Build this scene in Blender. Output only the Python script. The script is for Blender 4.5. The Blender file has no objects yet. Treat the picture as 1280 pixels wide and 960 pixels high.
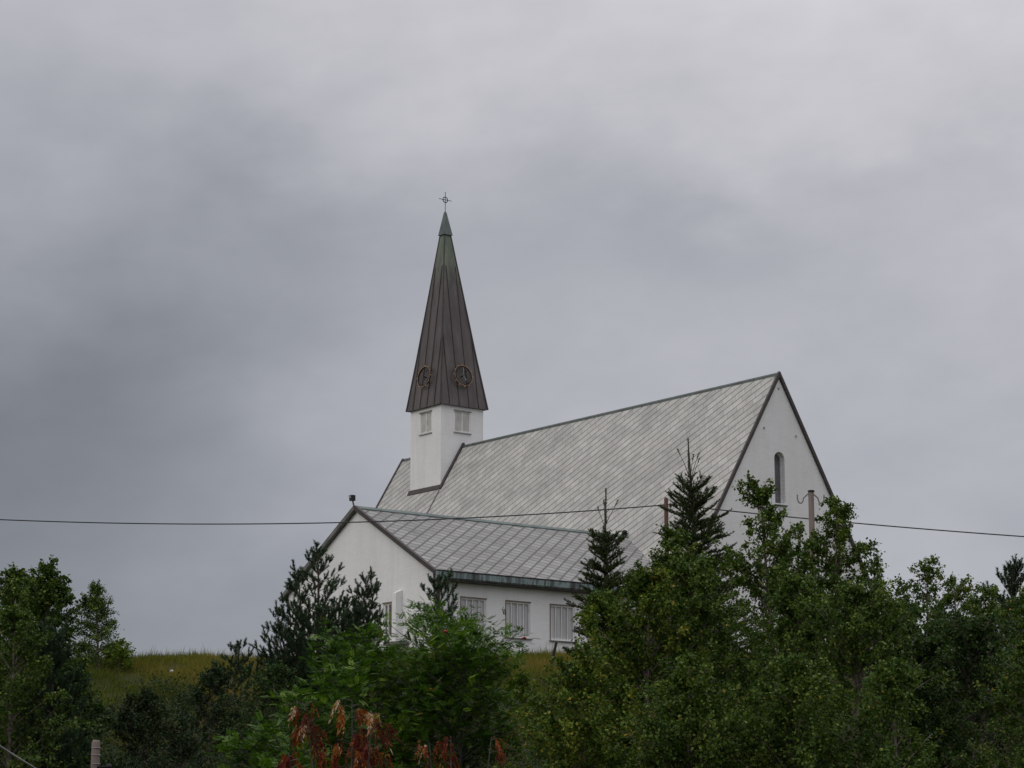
import bpy, bmesh, math, random
import numpy as np
from mathutils import Vector, Matrix

sc = bpy.context.scene
COL = sc.collection
PI = math.pi

# ------------------------------------------------------------------ camera
PITCH = 0.2018
FPX = 2822.5                       # focal length in pixels of a 1280 px wide frame
EYE = 1.7
cam_d = bpy.data.cameras.new('camera')
cam_d.sensor_width = 36.0
cam_d.lens = FPX / 1280.0 * 36.0
cam_d.clip_start = 0.5
cam_d.clip_end = 6000.0
cam = bpy.data.objects.new('camera', cam_d)
COL.objects.link(cam)
cam.location = (0, 0, EYE)
cam.rotation_euler = (PI / 2 + PITCH, 0, 0)
sc.camera = cam

# ------------------------------------------------------------------ exposure
sc.view_settings.view_transform = 'Standard'
sc.view_settings.look = 'None'
sc.view_settings.exposure = 0.08
sc.view_settings.gamma = 1.0
sc.view_settings.use_curve_mapping = False
sc.cycles.max_bounces = 6
sc.cycles.diffuse_bounces = 3
sc.cycles.glossy_bounces = 2
sc.cycles.transmission_bounces = 3
sc.cycles.transparent_max_bounces = 4

# ------------------------------------------------------------------ sun (overcast, broad and soft)
SUN = Vector((-0.74, -0.42, 0.53)).normalized()
sun_d = bpy.data.lights.new('sun', 'SUN')
sun_d.energy = 0.6
sun_d.angle = math.radians(35)
sun_d.color = (1.0, 0.95, 0.88)
sun = bpy.data.objects.new('sun', sun_d)
COL.objects.link(sun)
sun.rotation_euler = SUN.to_track_quat('Z', 'Y').to_euler()
sun.location = (-40, -20, 60)


class S:
    """a node socket with arithmetic"""
    def __init__(self, nt, sock):
        self.nt, self.s = nt, sock

    def _m(self, op, o=None, o2=None, clamp=False):
        n = self.nt.nodes.new('ShaderNodeMath')
        n.operation = op
        n.use_clamp = clamp
        self.nt.links.new(self.s, n.inputs[0])
        for i, v in ((1, o), (2, o2)):
            if v is None:
                continue
            if isinstance(v, S):
                self.nt.links.new(v.s, n.inputs[i])
            else:
                n.inputs[i].default_value = v
        return S(self.nt, n.outputs[0])

    def __add__(self, o): return self._m('ADD', o)
    def __sub__(self, o): return self._m('SUBTRACT', o)
    def __mul__(self, o): return self._m('MULTIPLY', o)
    def __truediv__(self, o): return self._m('DIVIDE', o)
    __radd__ = __add__
    __rmul__ = __mul__

    def ramp(self, a, b, lo=0.0, hi=1.0):
        n = self.nt.nodes.new('ShaderNodeMapRange')
        n.interpolation_type = 'SMOOTHSTEP'
        self.nt.links.new(self.s, n.inputs[0])
        n.inputs[1].default_value = a
        n.inputs[2].default_value = b
        n.inputs[3].default_value = lo
        n.inputs[4].default_value = hi
        return S(self.nt, n.outputs[0])


def gauss(x, y, cx, cy, sx, sy, rot=0.0):
    c, s = math.cos(rot), math.sin(rot)
    dx, dy = x - cx, y - cy
    u = (dx * c + dy * s) * (1.0 / sx)
    v = (dy * c - dx * s) * (1.0 / sy)
    e = (u * u + v * v) * -1.0
    return e._m('EXPONENT')


# ------------------------------------------------------------------ world: overcast sky
world = bpy.data.worlds.new('World')
sc.world = world
world.use_nodes = True
nt = world.node_tree
nt.nodes.clear()
out = nt.nodes.new('ShaderNodeOutputWorld')
bg = nt.nodes.new('ShaderNodeBackground')
bg.inputs['Strength'].default_value = 0.1
nt.links.new(bg.outputs[0], out.inputs[0])
tc = nt.nodes.new('ShaderNodeTexCoord')
sep = nt.nodes.new('ShaderNodeSeparateXYZ')
nt.links.new(tc.outputs['Generated'], sep.inputs[0])
dx, dy, dz = (S(nt, sep.outputs[i]) for i in range(3))
az = dx._m('ARCTAN2', dy) * (180 / PI)          # degrees right of the view axis
el = dz._m('ARCSINE') * (180 / PI)               # degrees above the horizon


def wnoise(scale, detail, rough, vec, w=0.0):
    n = nt.nodes.new('ShaderNodeTexNoise')
    n.noise_dimensions = '3D'
    n.inputs['Scale'].default_value = scale
    n.inputs['Detail'].default_value = detail
    n.inputs['Roughness'].default_value = rough
    nt.links.new(vec, n.inputs['Vector'])
    return S(nt, n.outputs['Fac'])


cv = nt.nodes.new('ShaderNodeCombineXYZ')        # stretched direction: cloud streaks lie flat
nt.links.new((az * 0.055 + el * 0.018).s, cv.inputs[0])
nt.links.new((el * 0.098 - az * 0.016).s, cv.inputs[1])
n1 = wnoise(1.6, 5, 0.5, cv.outputs[0])
n2 = wnoise(4.5, 4, 0.5, cv.outputs[0])
n3 = wnoise(11.0, 6, 0.6, cv.outputs[0])
wx = (n1 - 0.5) * 10.0
wy = (n2 - 0.5) * 4.0
X = az + wx
Y = el + wy * 0.8 + (n1 - 0.5) * 3.0
lum = el.ramp(0.0, 26.0, 0.395, 0.56)
lum = lum + el.ramp(17.0, 23.0, 0.0, 0.05)
lum = lum + el.ramp(24.0, 70.0, 0.0, 0.72)
lum = lum * az.ramp(-14.0, 3.0, 0.80, 1.0)
lum = lum * (1.0 - 0 + gauss(X, Y, -13.5, 10.0, 9.5, 4.2, 0.3) * -0.42)
lum = lum * (gauss(X, Y, -5.0, 15.3, 6.0, 2.2, -0.12) * -0.17 + 1.0)
lum = lum * (gauss(X, Y, 4.2, 15.2, 4.4, 1.7, -0.2) * -0.19 + 1.0)
lum = lum * (gauss(X, Y, 9.5, 16.0, 4.0, 1.2, 0.15) * -0.12 + 1.0)
lum = lum * (gauss(X, Y, -9.0, 5.2, 9.0, 2.2, 0.1) * -0.16 + 1.0)
lum = lum * (gauss(X, Y, -4.2, 12.2, 1.6, 4.0, -0.8) * 0.10 + 1.0)
lum = lum * ((n1 - 0.5) * 0.42 + (n2 - 0.5) * 0.20 + (n3 - 0.5) * 0.10 + 1.0)
ramp = nt.nodes.new('ShaderNodeValToRGB')
ramp.color_ramp.elements[0].position = 0.15
ramp.color_ramp.elements[0].color = (0.885, 0.96, 1.11, 1)
ramp.color_ramp.elements[1].position = 0.55
ramp.color_ramp.elements[1].color = (0.988, 0.974, 1.035, 1)
nt.links.new(lum.s, ramp.inputs[0])
vm = nt.nodes.new('ShaderNodeVectorMath')
vm.operation = 'SCALE'
nt.links.new(ramp.outputs[0], vm.inputs[0])
nt.links.new((lum * 10.0).s, vm.inputs['Scale'])
sky = nt.nodes.new('ShaderNodeTexSky')
sky.sky_type = 'NISHITA'
sky.sun_disc = False
sky.sun_elevation = math.asin(SUN.z)
sky.sun_rotation = math.atan2(SUN.x, SUN.y)
mx = nt.nodes.new('ShaderNodeMix')
mx.data_type = 'RGBA'
mx.inputs[0].default_value = 0.96                # cloud cover
nt.links.new(sky.outputs[0], mx.inputs[6])
nt.links.new(vm.outputs[0], mx.inputs[7])
nt.links.new(mx.outputs[2], bg.inputs['Color'])


# ------------------------------------------------------------------ helpers
def tag(o, label=None, cat=None, group=None, kind=None):
    if label: o['label'] = label
    if cat: o['category'] = cat
    if group: o['group'] = group
    if kind: o['kind'] = kind
    return o


def empty(name, loc, rz=0.0):
    o = bpy.data.objects.new(name, None)
    COL.objects.link(o)
    o.location = loc
    o.rotation_euler = (0, 0, rz)
    o.empty_display_size = 0.3
    return o


def link_mesh(name, me, mat, parent=None):
    o = bpy.data.objects.new(name, me)
    COL.objects.link(o)
    if mat is not None and len(me.materials) == 0:
        me.materials.append(mat)
    if parent is not None:
        o.parent = parent
    return o


class MB:
    """collects polygons with uv; builds one mesh"""
    def __init__(self):
        self.v, self.f, self.uv = [], [], []

    def poly(self, pts, uv=None):
        b = len(self.v)
        self.v += [tuple(p) for p in pts]
        self.f.append(tuple(range(b, b + len(pts))))
        self.uv += list(uv) if uv else [(0.0, 0.0)] * len(pts)

    def box(self, x0, x1, y0, y1, z0, z1):
        P = [(x, y, z) for z in (z0, z1) for y in (y0, y1) for x in (x0, x1)]
        for q in ((0, 2, 3, 1), (4, 5, 7, 6), (0, 1, 5, 4), (2, 6, 7, 3), (0, 4, 6, 2), (1, 3, 7, 5)):
            self.poly([P[i] for i in q])

    def prism(self, pts, off):
        """closed prism from a planar polygon and an offset vector"""
        off = Vector(off)
        a = [Vector(p) for p in pts]
        b = [p + off for p in a]
        self.poly(a)
        self.poly(list(reversed(b)))
        n = len(a)
        for i in range(n):
            j = (i + 1) % n
            self.poly([a[j], a[i], b[i], b[j]])

    def bar(self, p, q, w, h, up=(0, 0, 1)):
        p, q, up = Vector(p), Vector(q), Vector(up)
        d = (q - p).normalized()
        s = d.cross(up).normalized() * (w / 2)
        t = s.cross(d).normalized() * (h / 2)
        self.prism([p + s + t, p - s + t, p - s - t, p + s - t], q - p)

    def tube(self, pts, r, n=8, caps=True):
        pts = [Vector(p) for p in pts]
        rs = r if isinstance(r, (list, tuple)) else [r] * len(pts)
        rings = []
        for i, p in enumerate(pts):
            d = (pts[min(i + 1, len(pts) - 1)] - pts[max(i - 1, 0)]).normalized()
            a = d.cross(Vector((0.31, 0.17, 0.93)))
            if a.length < 0.05:
                a = d.cross(Vector((1, 0, 0)))
            a.normalize()
            b = d.cross(a)
            rings.append([p + (a * math.cos(2 * PI * k / n) + b * math.sin(2 * PI * k / n)) * rs[i] for k in range(n)])
        for i in range(len(rings) - 1):
            for k in range(n):
                j = (k + 1) % n
                self.poly([rings[i][k], rings[i][j], rings[i + 1][j], rings[i + 1][k]])
        if caps:
            self.poly(list(reversed(rings[0])))
            self.poly(rings[-1])

    def ring(self, c, ax, ay, R, r, n=28, m=6):
        c, ax, ay = Vector(c), Vector(ax).normalized(), Vector(ay).normalized()
        az_ = ax.cross(ay)
        P = []
        for i in range(n):
            a = 2 * PI * i / n
            d = ax * math.cos(a) + ay * math.sin(a)
            P.append([c + d * (R + r * math.cos(2 * PI * k / m)) + az_ * r * math.sin(2 * PI * k / m) for k in range(m)])
        for i in range(n):
            for k in range(m):
                i2, k2 = (i + 1) % n, (k + 1) % m
                self.poly([P[i][k], P[i2][k], P[i2][k2], P[i][k2]])

    def build(self, name, mat, parent=None, smooth=False, weld=True):
        me = bpy.data.meshes.new(name)
        me.from_pydata(self.v, [], self.f)
        uvl = me.uv_layers.new(name='uv')
        uvl.data.foreach_set('uv', np.array(self.uv, dtype=np.float32).ravel())
        if weld:
            bm = bmesh.new()
            bm.from_mesh(me)
            bmesh.ops.remove_doubles(bm, verts=bm.verts, dist=0.0004)
            bmesh.ops.recalc_face_normals(bm, faces=bm.faces)
            bm.to_mesh(me)
            bm.free()
        if smooth:
            me.polygons.foreach_set('use_smooth', [True] * len(me.polygons))
        return link_mesh(name, me, mat, parent)


def wall_faces(mb, outline, holes, to3d, depth, inward):
    """a wall sheet with holes; the reveals of the holes run `depth` along `inward`"""
    bm = bmesh.new()
    edges = []
    for loop in [outline] + holes:
        vs = [bm.verts.new((p[0], p[1], 0)) for p in loop]
        for i in range(len(vs)):
            edges.append(bm.edges.new((vs[i], vs[(i + 1) % len(vs)])))
    bmesh.ops.triangle_fill(bm, edges=edges, use_beauty=True)
    for f in bm.faces:
        p2 = [(v.co.x, v.co.y) for v in f.verts]
        mb.poly([to3d(*p) for p in p2], p2)
    bm.free()
    inward = Vector(inward) * depth
    for h in holes:
        for i in range(len(h)):
            a, b = h[i], h[(i + 1) % len(h)]
            A, B = to3d(*a), to3d(*b)
            mb.poly([A, B, B + inward, A + inward], [a, b, b, a])


def tri_mesh(name, V, F, tint=None):
    """mesh from numpy arrays: V (n,3), F (m,k)"""
    me = bpy.data.meshes.new(name)
    m, k = F.shape
    me.vertices.add(len(V))
    me.vertices.foreach_set('co', V.astype(np.float32).ravel())
    me.loops.add(m * k)
    me.loops.foreach_set('vertex_index', F.astype(np.int32).ravel())
    me.polygons.add(m)
    me.polygons.foreach_set('loop_start', np.arange(0, m * k, k, dtype=np.int32))
    me.polygons.foreach_set('loop_total', np.full(m, k, dtype=np.int32))
    if tint is not None:
        a = me.attributes.new('tint', 'FLOAT', 'FACE')
        a.data.foreach_set('value', tint.astype(np.float32))
    me.update(calc_edges=True)
    return me


# ------------------------------------------------------------------ materials
def mat_new(name):
    m = bpy.data.materials.new(name)
    m.use_nodes = True
    t = m.node_tree
    b = t.nodes['Principled BSDF']
    return m, t, b


def coords(t, which='Object'):
    n = t.nodes.new('ShaderNodeTexCoord')
    return n.outputs[which]


def noise(t, vec, scale, detail=4, rough=0.55):
    n = t.nodes.new('ShaderNodeTexNoise')
    n.inputs['Scale'].default_value = scale
    n.inputs['Detail'].default_value = detail
    n.inputs['Roughness'].default_value = rough
    if vec is not None:
        t.links.new(vec, n.inputs['Vector'])
    return n.outputs['Fac']


def cramp(t, fac, stops):
    n = t.nodes.new('ShaderNodeValToRGB')
    e = n.color_ramp.elements
    while len(e) < len(stops):
        e.new(0.5)
    for i, (p, c) in enumerate(stops):
        e[i].position = p
        e[i].color = (c[0], c[1], c[2], 1)
    t.links.new(fac, n.inputs[0])
    return n.outputs[0]


def mixc(t, fac, a, b, blend='MIX'):
    n = t.nodes.new('ShaderNodeMix')
    n.data_type = 'RGBA'
    n.blend_type = blend
    for i, v in ((0, fac), (6, a), (7, b)):
        if isinstance(v, (int, float)):
            n.inputs[i].default_value = v
        elif isinstance(v, tuple):
            n.inputs[i].default_value = (v[0], v[1], v[2], 1)
        else:
            t.links.new(v, n.inputs[i])
    return n.outputs[2]


def bump(t, b, height, strength=0.3, dist=0.02):
    n = t.nodes.new('ShaderNodeBump')
    n.inputs['Strength'].default_value = strength
    n.inputs['Distance'].default_value = dist
    t.links.new(height, n.inputs['Height'])
    t.links.new(n.outputs[0], b.inputs['Normal'])


def simple(name, col, rough=0.6, metal=0.0, var=0.25, scale=3.0):
    m, t, b = mat_new(name)
    f = noise(t, coords(t), scale)
    lo = tuple(c * (1 - var) for c in col)
    hi = tuple(min(1, c * (1 + var)) for c in col)
    t.links.new(cramp(t, f, [(0.3, lo), (0.7, hi)]), b.inputs['Base Color'])
    b.inputs['Roughness'].default_value = rough
    b.inputs['Metallic'].default_value = metal
    return m


def make_wall():
    m, t, b = mat_new('whitewashed_brick')
    uv = coords(t, 'UV')
    br = t.nodes.new('ShaderNodeTexBrick')
    t.links.new(uv, br.inputs['Vector'])
    br.inputs['Scale'].default_value = 1.0
    br.inputs['Brick Width'].default_value = 0.24
    br.inputs['Row Height'].default_value = 0.085
    br.inputs['Mortar Size'].default_value = 0.012
    br.inputs['Mortar Smooth'].default_value = 0.6
    br.inputs['Color1'].default_value = (0.86, 0.86, 0.85, 1)
    br.inputs['Color2'].default_value = (0.82, 0.82, 0.81, 1)
    br.inputs['Mortar'].default_value = (0.78, 0.78, 0.77, 1)
    ob = coords(t, 'Object')
    stain = cramp(t, noise(t, ob, 0.55, 5, 0.6), [(0.30, (0.92, 0.92, 0.91)), (0.6, (1, 1, 1))])
    mp = t.nodes.new('ShaderNodeMapping')
    mp.inputs['Scale'].default_value = (2.2, 2.2, 0.16)
    t.links.new(ob, mp.inputs[0])
    drip = cramp(t, noise(t, mp.outputs[0], 1.3, 4, 0.6), [(0.28, (0.93, 0.93, 0.91)), (0.5, (1, 1, 1))])
    c = mixc(t, 1.0, br.outputs['Color'], stain, 'MULTIPLY')
    c = mixc(t, 1.0, c, drip, 'MULTIPLY')
    t.links.new(c, b.inputs['Base Color'])
    b.inputs['Roughness'].default_value = 0.85
    bump(t, b, br.outputs['Fac'], -0.35, 0.01)
    return m


def make_slate(name, angA, angB, LA, LB, c1, c2, joint, stain_amt, cross_w, cross_d, off, course_d):
    """diagonally laid slates: the two families of joints run at angA and angB in the roof plane (uv in metres)"""
    m, t, b = mat_new(name)
    uv = coords(t, 'UV')
    sp = t.nodes.new('ShaderNodeSeparateXYZ')
    t.links.new(uv, sp.inputs[0])
    p, q = S(t, sp.outputs[0]), S(t, sp.outputs[1])
    M = np.linalg.inv(np.array([[math.cos(angA), math.cos(angB)], [math.sin(angA), math.sin(angB)]]))
    cb = t.nodes.new('ShaderNodeCombineXYZ')
    wob = S(t, noise(t, uv, 1.7, 2)) * 0.06 - 0.03
    t.links.new((p * M[0, 0] + q * M[0, 1] + 50.0 + wob).s, cb.inputs[0])
    t.links.new((p * M[1, 0] + q * M[1, 1] + 50.0 + wob).s, cb.inputs[1])
    def bricks(w, h, mortar, smooth, off):
        br = t.nodes.new('ShaderNodeTexBrick')
        br.offset = off
        t.links.new(cb.outputs[0], br.inputs['Vector'])
        br.inputs['Scale'].default_value = 1.0
        br.inputs['Brick Width'].default_value = w
        br.inputs['Row Height'].default_value = h
        br.inputs['Mortar Size'].default_value = mortar
        br.inputs['Mortar Smooth'].default_value = smooth
        br.inputs['Color1'].default_value = (*c1, 1)
        br.inputs['Color2'].default_value = (*c2, 1)
        br.inputs['Mortar'].default_value = (*c2, 1)
        return br
    tiles = bricks(LA, LB, 0.0, 0.0, off)                       # every slate its own shade
    br = bricks(500.0, LB, joint, 0.4, 0.0)                     # open joints along the courses
    cross = bricks(LA, LB, joint * cross_w, 0.3, off)           # butt joints between slates
    st = cramp(t, noise(t, uv, 0.33, 6, 0.65), [(0.30, (1 - stain_amt,) * 3), (0.58, (1, 1, 1))])
    lich = cramp(t, noise(t, uv, 1.6, 5, 0.65), [(0.34, (0.82, 0.82, 0.80)), (0.62, (1.03, 1.03, 1.0))])
    c = mixc(t, 1.0, tiles.outputs['Color'], st, 'MULTIPLY')
    c = mixc(t, 1.0, c, lich, 'MULTIPLY')
    c = mixc(t, (S(t, cross.outputs['Fac']) * cross_d).s, c, (0.10, 0.095, 0.09))
    c = mixc(t, (S(t, br.outputs['Fac']) * course_d).s, c, (0.085, 0.08, 0.075))
    t.links.new(c, b.inputs['Base Color'])
    b.inputs['Roughness'].default_value = 0.7
    bump(t, b, br.outputs['Fac'], -0.6, 0.02)
    return m


def make_copper(name, stops, scale, stretch):
    m, t, b = mat_new(name)
    mp = t.nodes.new('ShaderNodeMapping')
    mp.inputs['Scale'].default_value = stretch
    t.links.new(coords(t), mp.inputs[0])
    c = cramp(t, noise(t, mp.outputs[0], scale, 6, 0.65), stops)
    t.links.new(c, b.inputs['Base Color'])
    b.inputs['Roughness'].default_value = 0.55
    b.inputs['Metallic'].default_value = 0.15
    return m


def make_spire_copper():
    """brown oxidised sheet, turning green towards the tip"""
    m, t, b = mat_new('weathered_copper')
    ob = coords(t)
    mp = t.nodes.new('ShaderNodeMapping')
    mp.inputs['Scale'].default_value = (1.6, 1.6, 0.35)
    t.links.new(ob, mp.inputs[0])
    n = noise(t, mp.outputs[0], 1.5, 6, 0.65)
    brown = cramp(t, n, [(0.3, (0.060, 0.049, 0.046)), (0.55, (0.100, 0.082, 0.077)), (0.75, (0.135, 0.112, 0.104))])
    green = cramp(t, n, [(0.3, (0.08, 0.11, 0.085)), (0.7, (0.19, 0.24, 0.15))])
    sp = t.nodes.new('ShaderNodeSeparateXYZ')
    t.links.new(ob, sp.inputs[0])
    f = (S(t, sp.outputs[2]) + S(t, n) * 5.0).ramp(22.8, 26.2, 0.0, 0.9)
    t.links.new(mixc(t, f.s, brown, green), b.inputs['Base Color'])
    b.inputs['Roughness'].default_value = 0.5
    b.inputs['Metallic'].default_value = 0.2
    return m


def make_leaf(name, stops, rough=0.55, trans=0.25):
    m, t, b = mat_new(name)
    at = t.nodes.new('ShaderNodeAttribute')
    at.attribute_name = 'tint'
    c = cramp(t, at.outputs['Fac'], stops)
    t.links.new(c, b.inputs['Base Color'])
    b.inputs['Roughness'].default_value = rough
    b.inputs['Specular IOR Level'].default_value = 0.14
    tr = t.nodes.new('ShaderNodeBsdfTranslucent')
    t.links.new(mixc(t, 1.0, c, (1.0, 1.15, 0.55), 'MULTIPLY'), tr.inputs[0])
    ms = t.nodes.new('ShaderNodeMixShader')
    ms.inputs[0].default_value = trans
    t.links.new(b.outputs[0], ms.inputs[1])
    t.links.new(tr.outputs[0], ms.inputs[2])
    o = [n for n in t.nodes if n.type == 'OUTPUT_MATERIAL'][0]
    t.links.new(ms.outputs[0], o.inputs[0])
    return m


def make_bark(name, a, b_, scale=6.0, stretch=(1, 1, 0.3)):
    m, t, b = mat_new(name)
    mp = t.nodes.new('ShaderNodeMapping')
    mp.inputs['Scale'].default_value = stretch
    t.links.new(coords(t), mp.inputs[0])
    n = noise(t, mp.outputs[0], scale, 5, 0.65)
    t.links.new(cramp(t, n, [(0.35, a), (0.65, b_)]), b.inputs['Base Color'])
    b.inputs['Roughness'].default_value = 0.9
    bump(t, b, n, 0.5, 0.02)
    return m


def make_ground():
    m, t, b = mat_new('hillside_turf')
    ob = coords(t)
    n = noise(t, ob, 0.35, 8, 0.7)
    c = cramp(t, n, [(0.3, (0.020, 0.026, 0.010)), (0.5, (0.045, 0.048, 0.016)), (0.7, (0.075, 0.066, 0.024))])
    t.links.new(c, b.inputs['Base Color'])
    b.inputs['Specular IOR Level'].default_value = 0.1
    b.inputs['Roughness'].default_value = 0.95
    bump(t, b, noise(t, ob, 5.0, 6, 0.7), 0.8, 0.12)
    return m


M = dict(
    wall=make_wall(),
    nave_slate=make_slate('pale_nave_slate', math.radians(-37), math.radians(58), 0.52, 0.40,
                          (0.545, 0.535, 0.51), (0.45, 0.442, 0.422), 0.036, 0.24, 0.6, 0.28, 0.35, 0.80),
    annex_slate=make_slate('grey_annex_slate', math.radians(-42), math.radians(22), 0.42, 0.44,
                           (0.36, 0.36, 0.348), (0.27, 0.268, 0.26), 0.034, 0.20, 1.5, 0.80, 0.0, 0.62),
    copper=make_spire_copper(),
    green_copper=make_copper('green_copper', [(0.3, (0.05, 0.062, 0.056)), (0.5, (0.095, 0.125, 0.115)), (0.7, (0.14, 0.175, 0.16))], 2.0, (1, 1, 0.5)),
    gutter=make_copper('streaked_gutter_copper', [(0.36, (0.05, 0.046, 0.043)), (0.47, (0.12, 0.15, 0.148)), (0.55, (0.28, 0.36, 0.36)), (0.63, (0.09, 0.10, 0.098))], 5.0, (1, 1, 0.12)),
    seam=simple('dark_seam_copper', (0.035, 0.032, 0.03), 0.5, 0.2),
    verge=simple('dark_brown_timber', (0.058, 0.047, 0.044), 0.7),
    verge_grey=simple('weathered_grey_timber', (0.16, 0.155, 0.14), 0.8, 0, 0.35, 1.5),
    iron=simple('black_iron', (0.02, 0.02, 0.021), 0.5, 0.6),
    gold=simple('worn_gilding', (0.30, 0.18, 0.085), 0.5, 0.3),
    frame=simple('off_white_paint', (0.78, 0.78, 0.76), 0.6, 0, 0.1),
    frame_brown=simple('faded_brown_paint', (0.20, 0.14, 0.115), 0.7, 0, 0.2),
    louvre=simple('pale_louvre_paint', (0.72, 0.71, 0.67), 0.7, 0, 0.12),
    leaden=simple('dull_leaded_glass', (0.13, 0.12, 0.125), 0.35, 0, 0.3, 8),
    pipe=simple('grey_green_downpipe', (0.16, 0.18, 0.165), 0.6, 0.2, 0.25, 2),
    trim=simple('pale_grey_trim', (0.36, 0.35, 0.33), 0.7, 0, 0.15),
    plaster=simple('white_plaster', (0.82, 0.82, 0.81), 0.85, 0, 0.04),
    lamp=simple('dark_lamp_housing', (0.03, 0.03, 0.034), 0.45, 0.3),
    lens=simple('lamp_glass', (0.35, 0.33, 0.34), 0.15, 0, 0.1),
    needle_pine=make_leaf('pine_needles', [(0, (0.015, 0.038, 0.018)), (0.6, (0.042, 0.082, 0.038)), (1, (0.095, 0.140, 0.058))], 0.5, 0.08),
    needle_spruce=make_leaf('spruce_needles', [(0, (0.018, 0.038, 0.011)), (0.6, (0.052, 0.084, 0.024)), (1, (0.140, 0.160, 0.045))], 0.5, 0.08),
    leaf_birch=make_leaf('birch_leaves', [(0, (0.026, 0.056, 0.010)), (0.55, (0.070, 0.118, 0.019)), (0.93, (0.185, 0.235, 0.048)), (1.0, (0.30, 0.19, 0.02))]),
    leaf_birch_gold=make_leaf('turning_birch_leaves', [(0, (0.027, 0.058, 0.009)), (0.5, (0.075, 0.122, 0.016)), (0.86, (0.175, 0.220, 0.032)), (1.0, (0.34, 0.20, 0.02))]),
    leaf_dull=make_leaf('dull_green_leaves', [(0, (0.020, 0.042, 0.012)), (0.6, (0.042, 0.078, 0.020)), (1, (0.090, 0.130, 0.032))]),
    leaf_rowan=make_leaf('rowan_leaflets', [(0, (0.024, 0.062, 0.008)), (0.6, (0.068, 0.142, 0.014)), (1, (0.18, 0.27, 0.032))], 0.5, 0.3),
    leaf_lime=make_leaf('light_green_leaves', [(0, (0.055, 0.095, 0.010)), (0.6, (0.105, 0.155, 0.016)), (1, (0.17, 0.21, 0.03))]),
    leaf_red=make_leaf('red_autumn_leaflets', [(0, (0.070, 0.012, 0.008)), (0.35, (0.15, 0.022, 0.012)), (0.62, (0.25, 0.058, 0.014)), (0.85, (0.42, 0.18, 0.04)), (1, (0.46, 0.34, 0.26))], 0.6, 0.25),
    leaf_scrub=make_leaf('dark_scrub_leaves', [(0, (0.014, 0.030, 0.014)), (0.5, (0.028, 0.050, 0.020)), (0.9, (0.052, 0.074, 0.028)), (1, (0.10, 0.08, 0.02))]),
    grass=make_leaf('dry_grass_blades', [(0, (0.060, 0.085, 0.010)), (0.45, (0.135, 0.145, 0.018)), (0.8, (0.22, 0.165, 0.035)), (1, (0.27, 0.15, 0.06))], 0.7, 0.25),
    berry=simple('red_berries', (0.22, 0.006, 0.005), 0.6),
    bark_pine=make_bark('pine_bark', (0.045, 0.036, 0.030), (0.115, 0.080, 0.055)),
    bark_spruce=make_bark('spruce_bark', (0.035, 0.028, 0.022), (0.085, 0.066, 0.048)),
    bark_birch=make_bark('birch_bark', (0.06, 0.045, 0.038), (0.24, 0.19, 0.165), 4.0, (1, 1, 2.5)),
    bark_rowan=make_bark('rowan_bark', (0.05, 0.045, 0.04), (0.11, 0.10, 0.09)),
    pole_red=make_bark('reddish_pole_wood', (0.075, 0.036, 0.028), (0.14, 0.062, 0.048), 5.0, (1, 1, 0.15)),
    pole_grey=make_bark('grey_pole_wood', (0.11, 0.085, 0.07), (0.24, 0.19, 0.165), 5.0, (1, 1, 0.12)),
    wire=simple('dark_cable', (0.025, 0.026, 0.028), 0.6),
    cable=simple('pale_cable', (0.22, 0.21, 0.21), 0.5, 0.3),
    post=simple('black_tarred_wood', (0.016, 0.014, 0.013), 0.8),
    ceramic=simple('brown_ceramic', (0.09, 0.075, 0.07), 0.3),
    stone=simple('pale_stone', (0.55, 0.54, 0.5), 0.8),
    ground=make_ground(),
)


def make_curtain():
    m, t, b = mat_new('curtained_glass')
    mp = t.nodes.new('ShaderNodeMapping')
    mp.inputs['Scale'].default_value = (7.0, 7.0, 0.25)
    t.links.new(coords(t), mp.inputs[0])
    n = noise(t, mp.outputs[0], 1.8, 3, 0.6)
    t.links.new(cramp(t, n, [(0.3, (0.40, 0.405, 0.41)), (0.7, (0.60, 0.60, 0.59))]), b.inputs['Base Color'])
    b.inputs['Roughness'].default_value = 0.5
    b.inputs['Coat Weight'].default_value = 0.5
    b.inputs['Coat Roughness'].default_value = 0.05
    return m


M['curtain'] = make_curtain()

# ------------------------------------------------------------------ terrain
YS = [-400, 0, 42, 52, 62, 70, 76, 82, 90, 5000]
ZS = [0, 0, 0.0, 1.25, 3.9, 6.15, 7.72, 8.3, 8.6157, 8.6157]


def hgt(x, y):
    x = np.asarray(x, dtype=float)
    y = np.asarray(y, dtype=float)
    yy = y + 0.6 * np.sin(x * 0.13 + 1.0)
    z = (np.interp(yy - 2, YS, ZS) + 2 * np.interp(yy, YS, ZS) + np.interp(yy + 2, YS, ZS)) / 4
    w = np.clip((86 - y) / 10, 0, 1) * np.clip((y - 20) / 25, 0.15, 1)
    z = z + w * (0.10 * np.sin(x * 0.9 + y * 0.31) + 0.07 * np.sin(x * 1.7 - y * 0.8 + 2) + 0.05 * np.sin(x * 3.1 + y * 2.2))
    return z


def ray(px, py):
    c, s = math.cos(PITCH), math.sin(PITCH)
    x, z = (px - 640) / FPX, (480 - py) / FPX
    return Vector((x, c - s * z, s + c * z))


def at(px, py, Y):
    r = ray(px, py)
    return Vector((0, 0, EYE)) + r * (Y / r.y)


def spot(px, Y, py=800):
    p = at(px, py, Y)
    return p.x, Y, float(hgt(p.x, Y))


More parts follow.
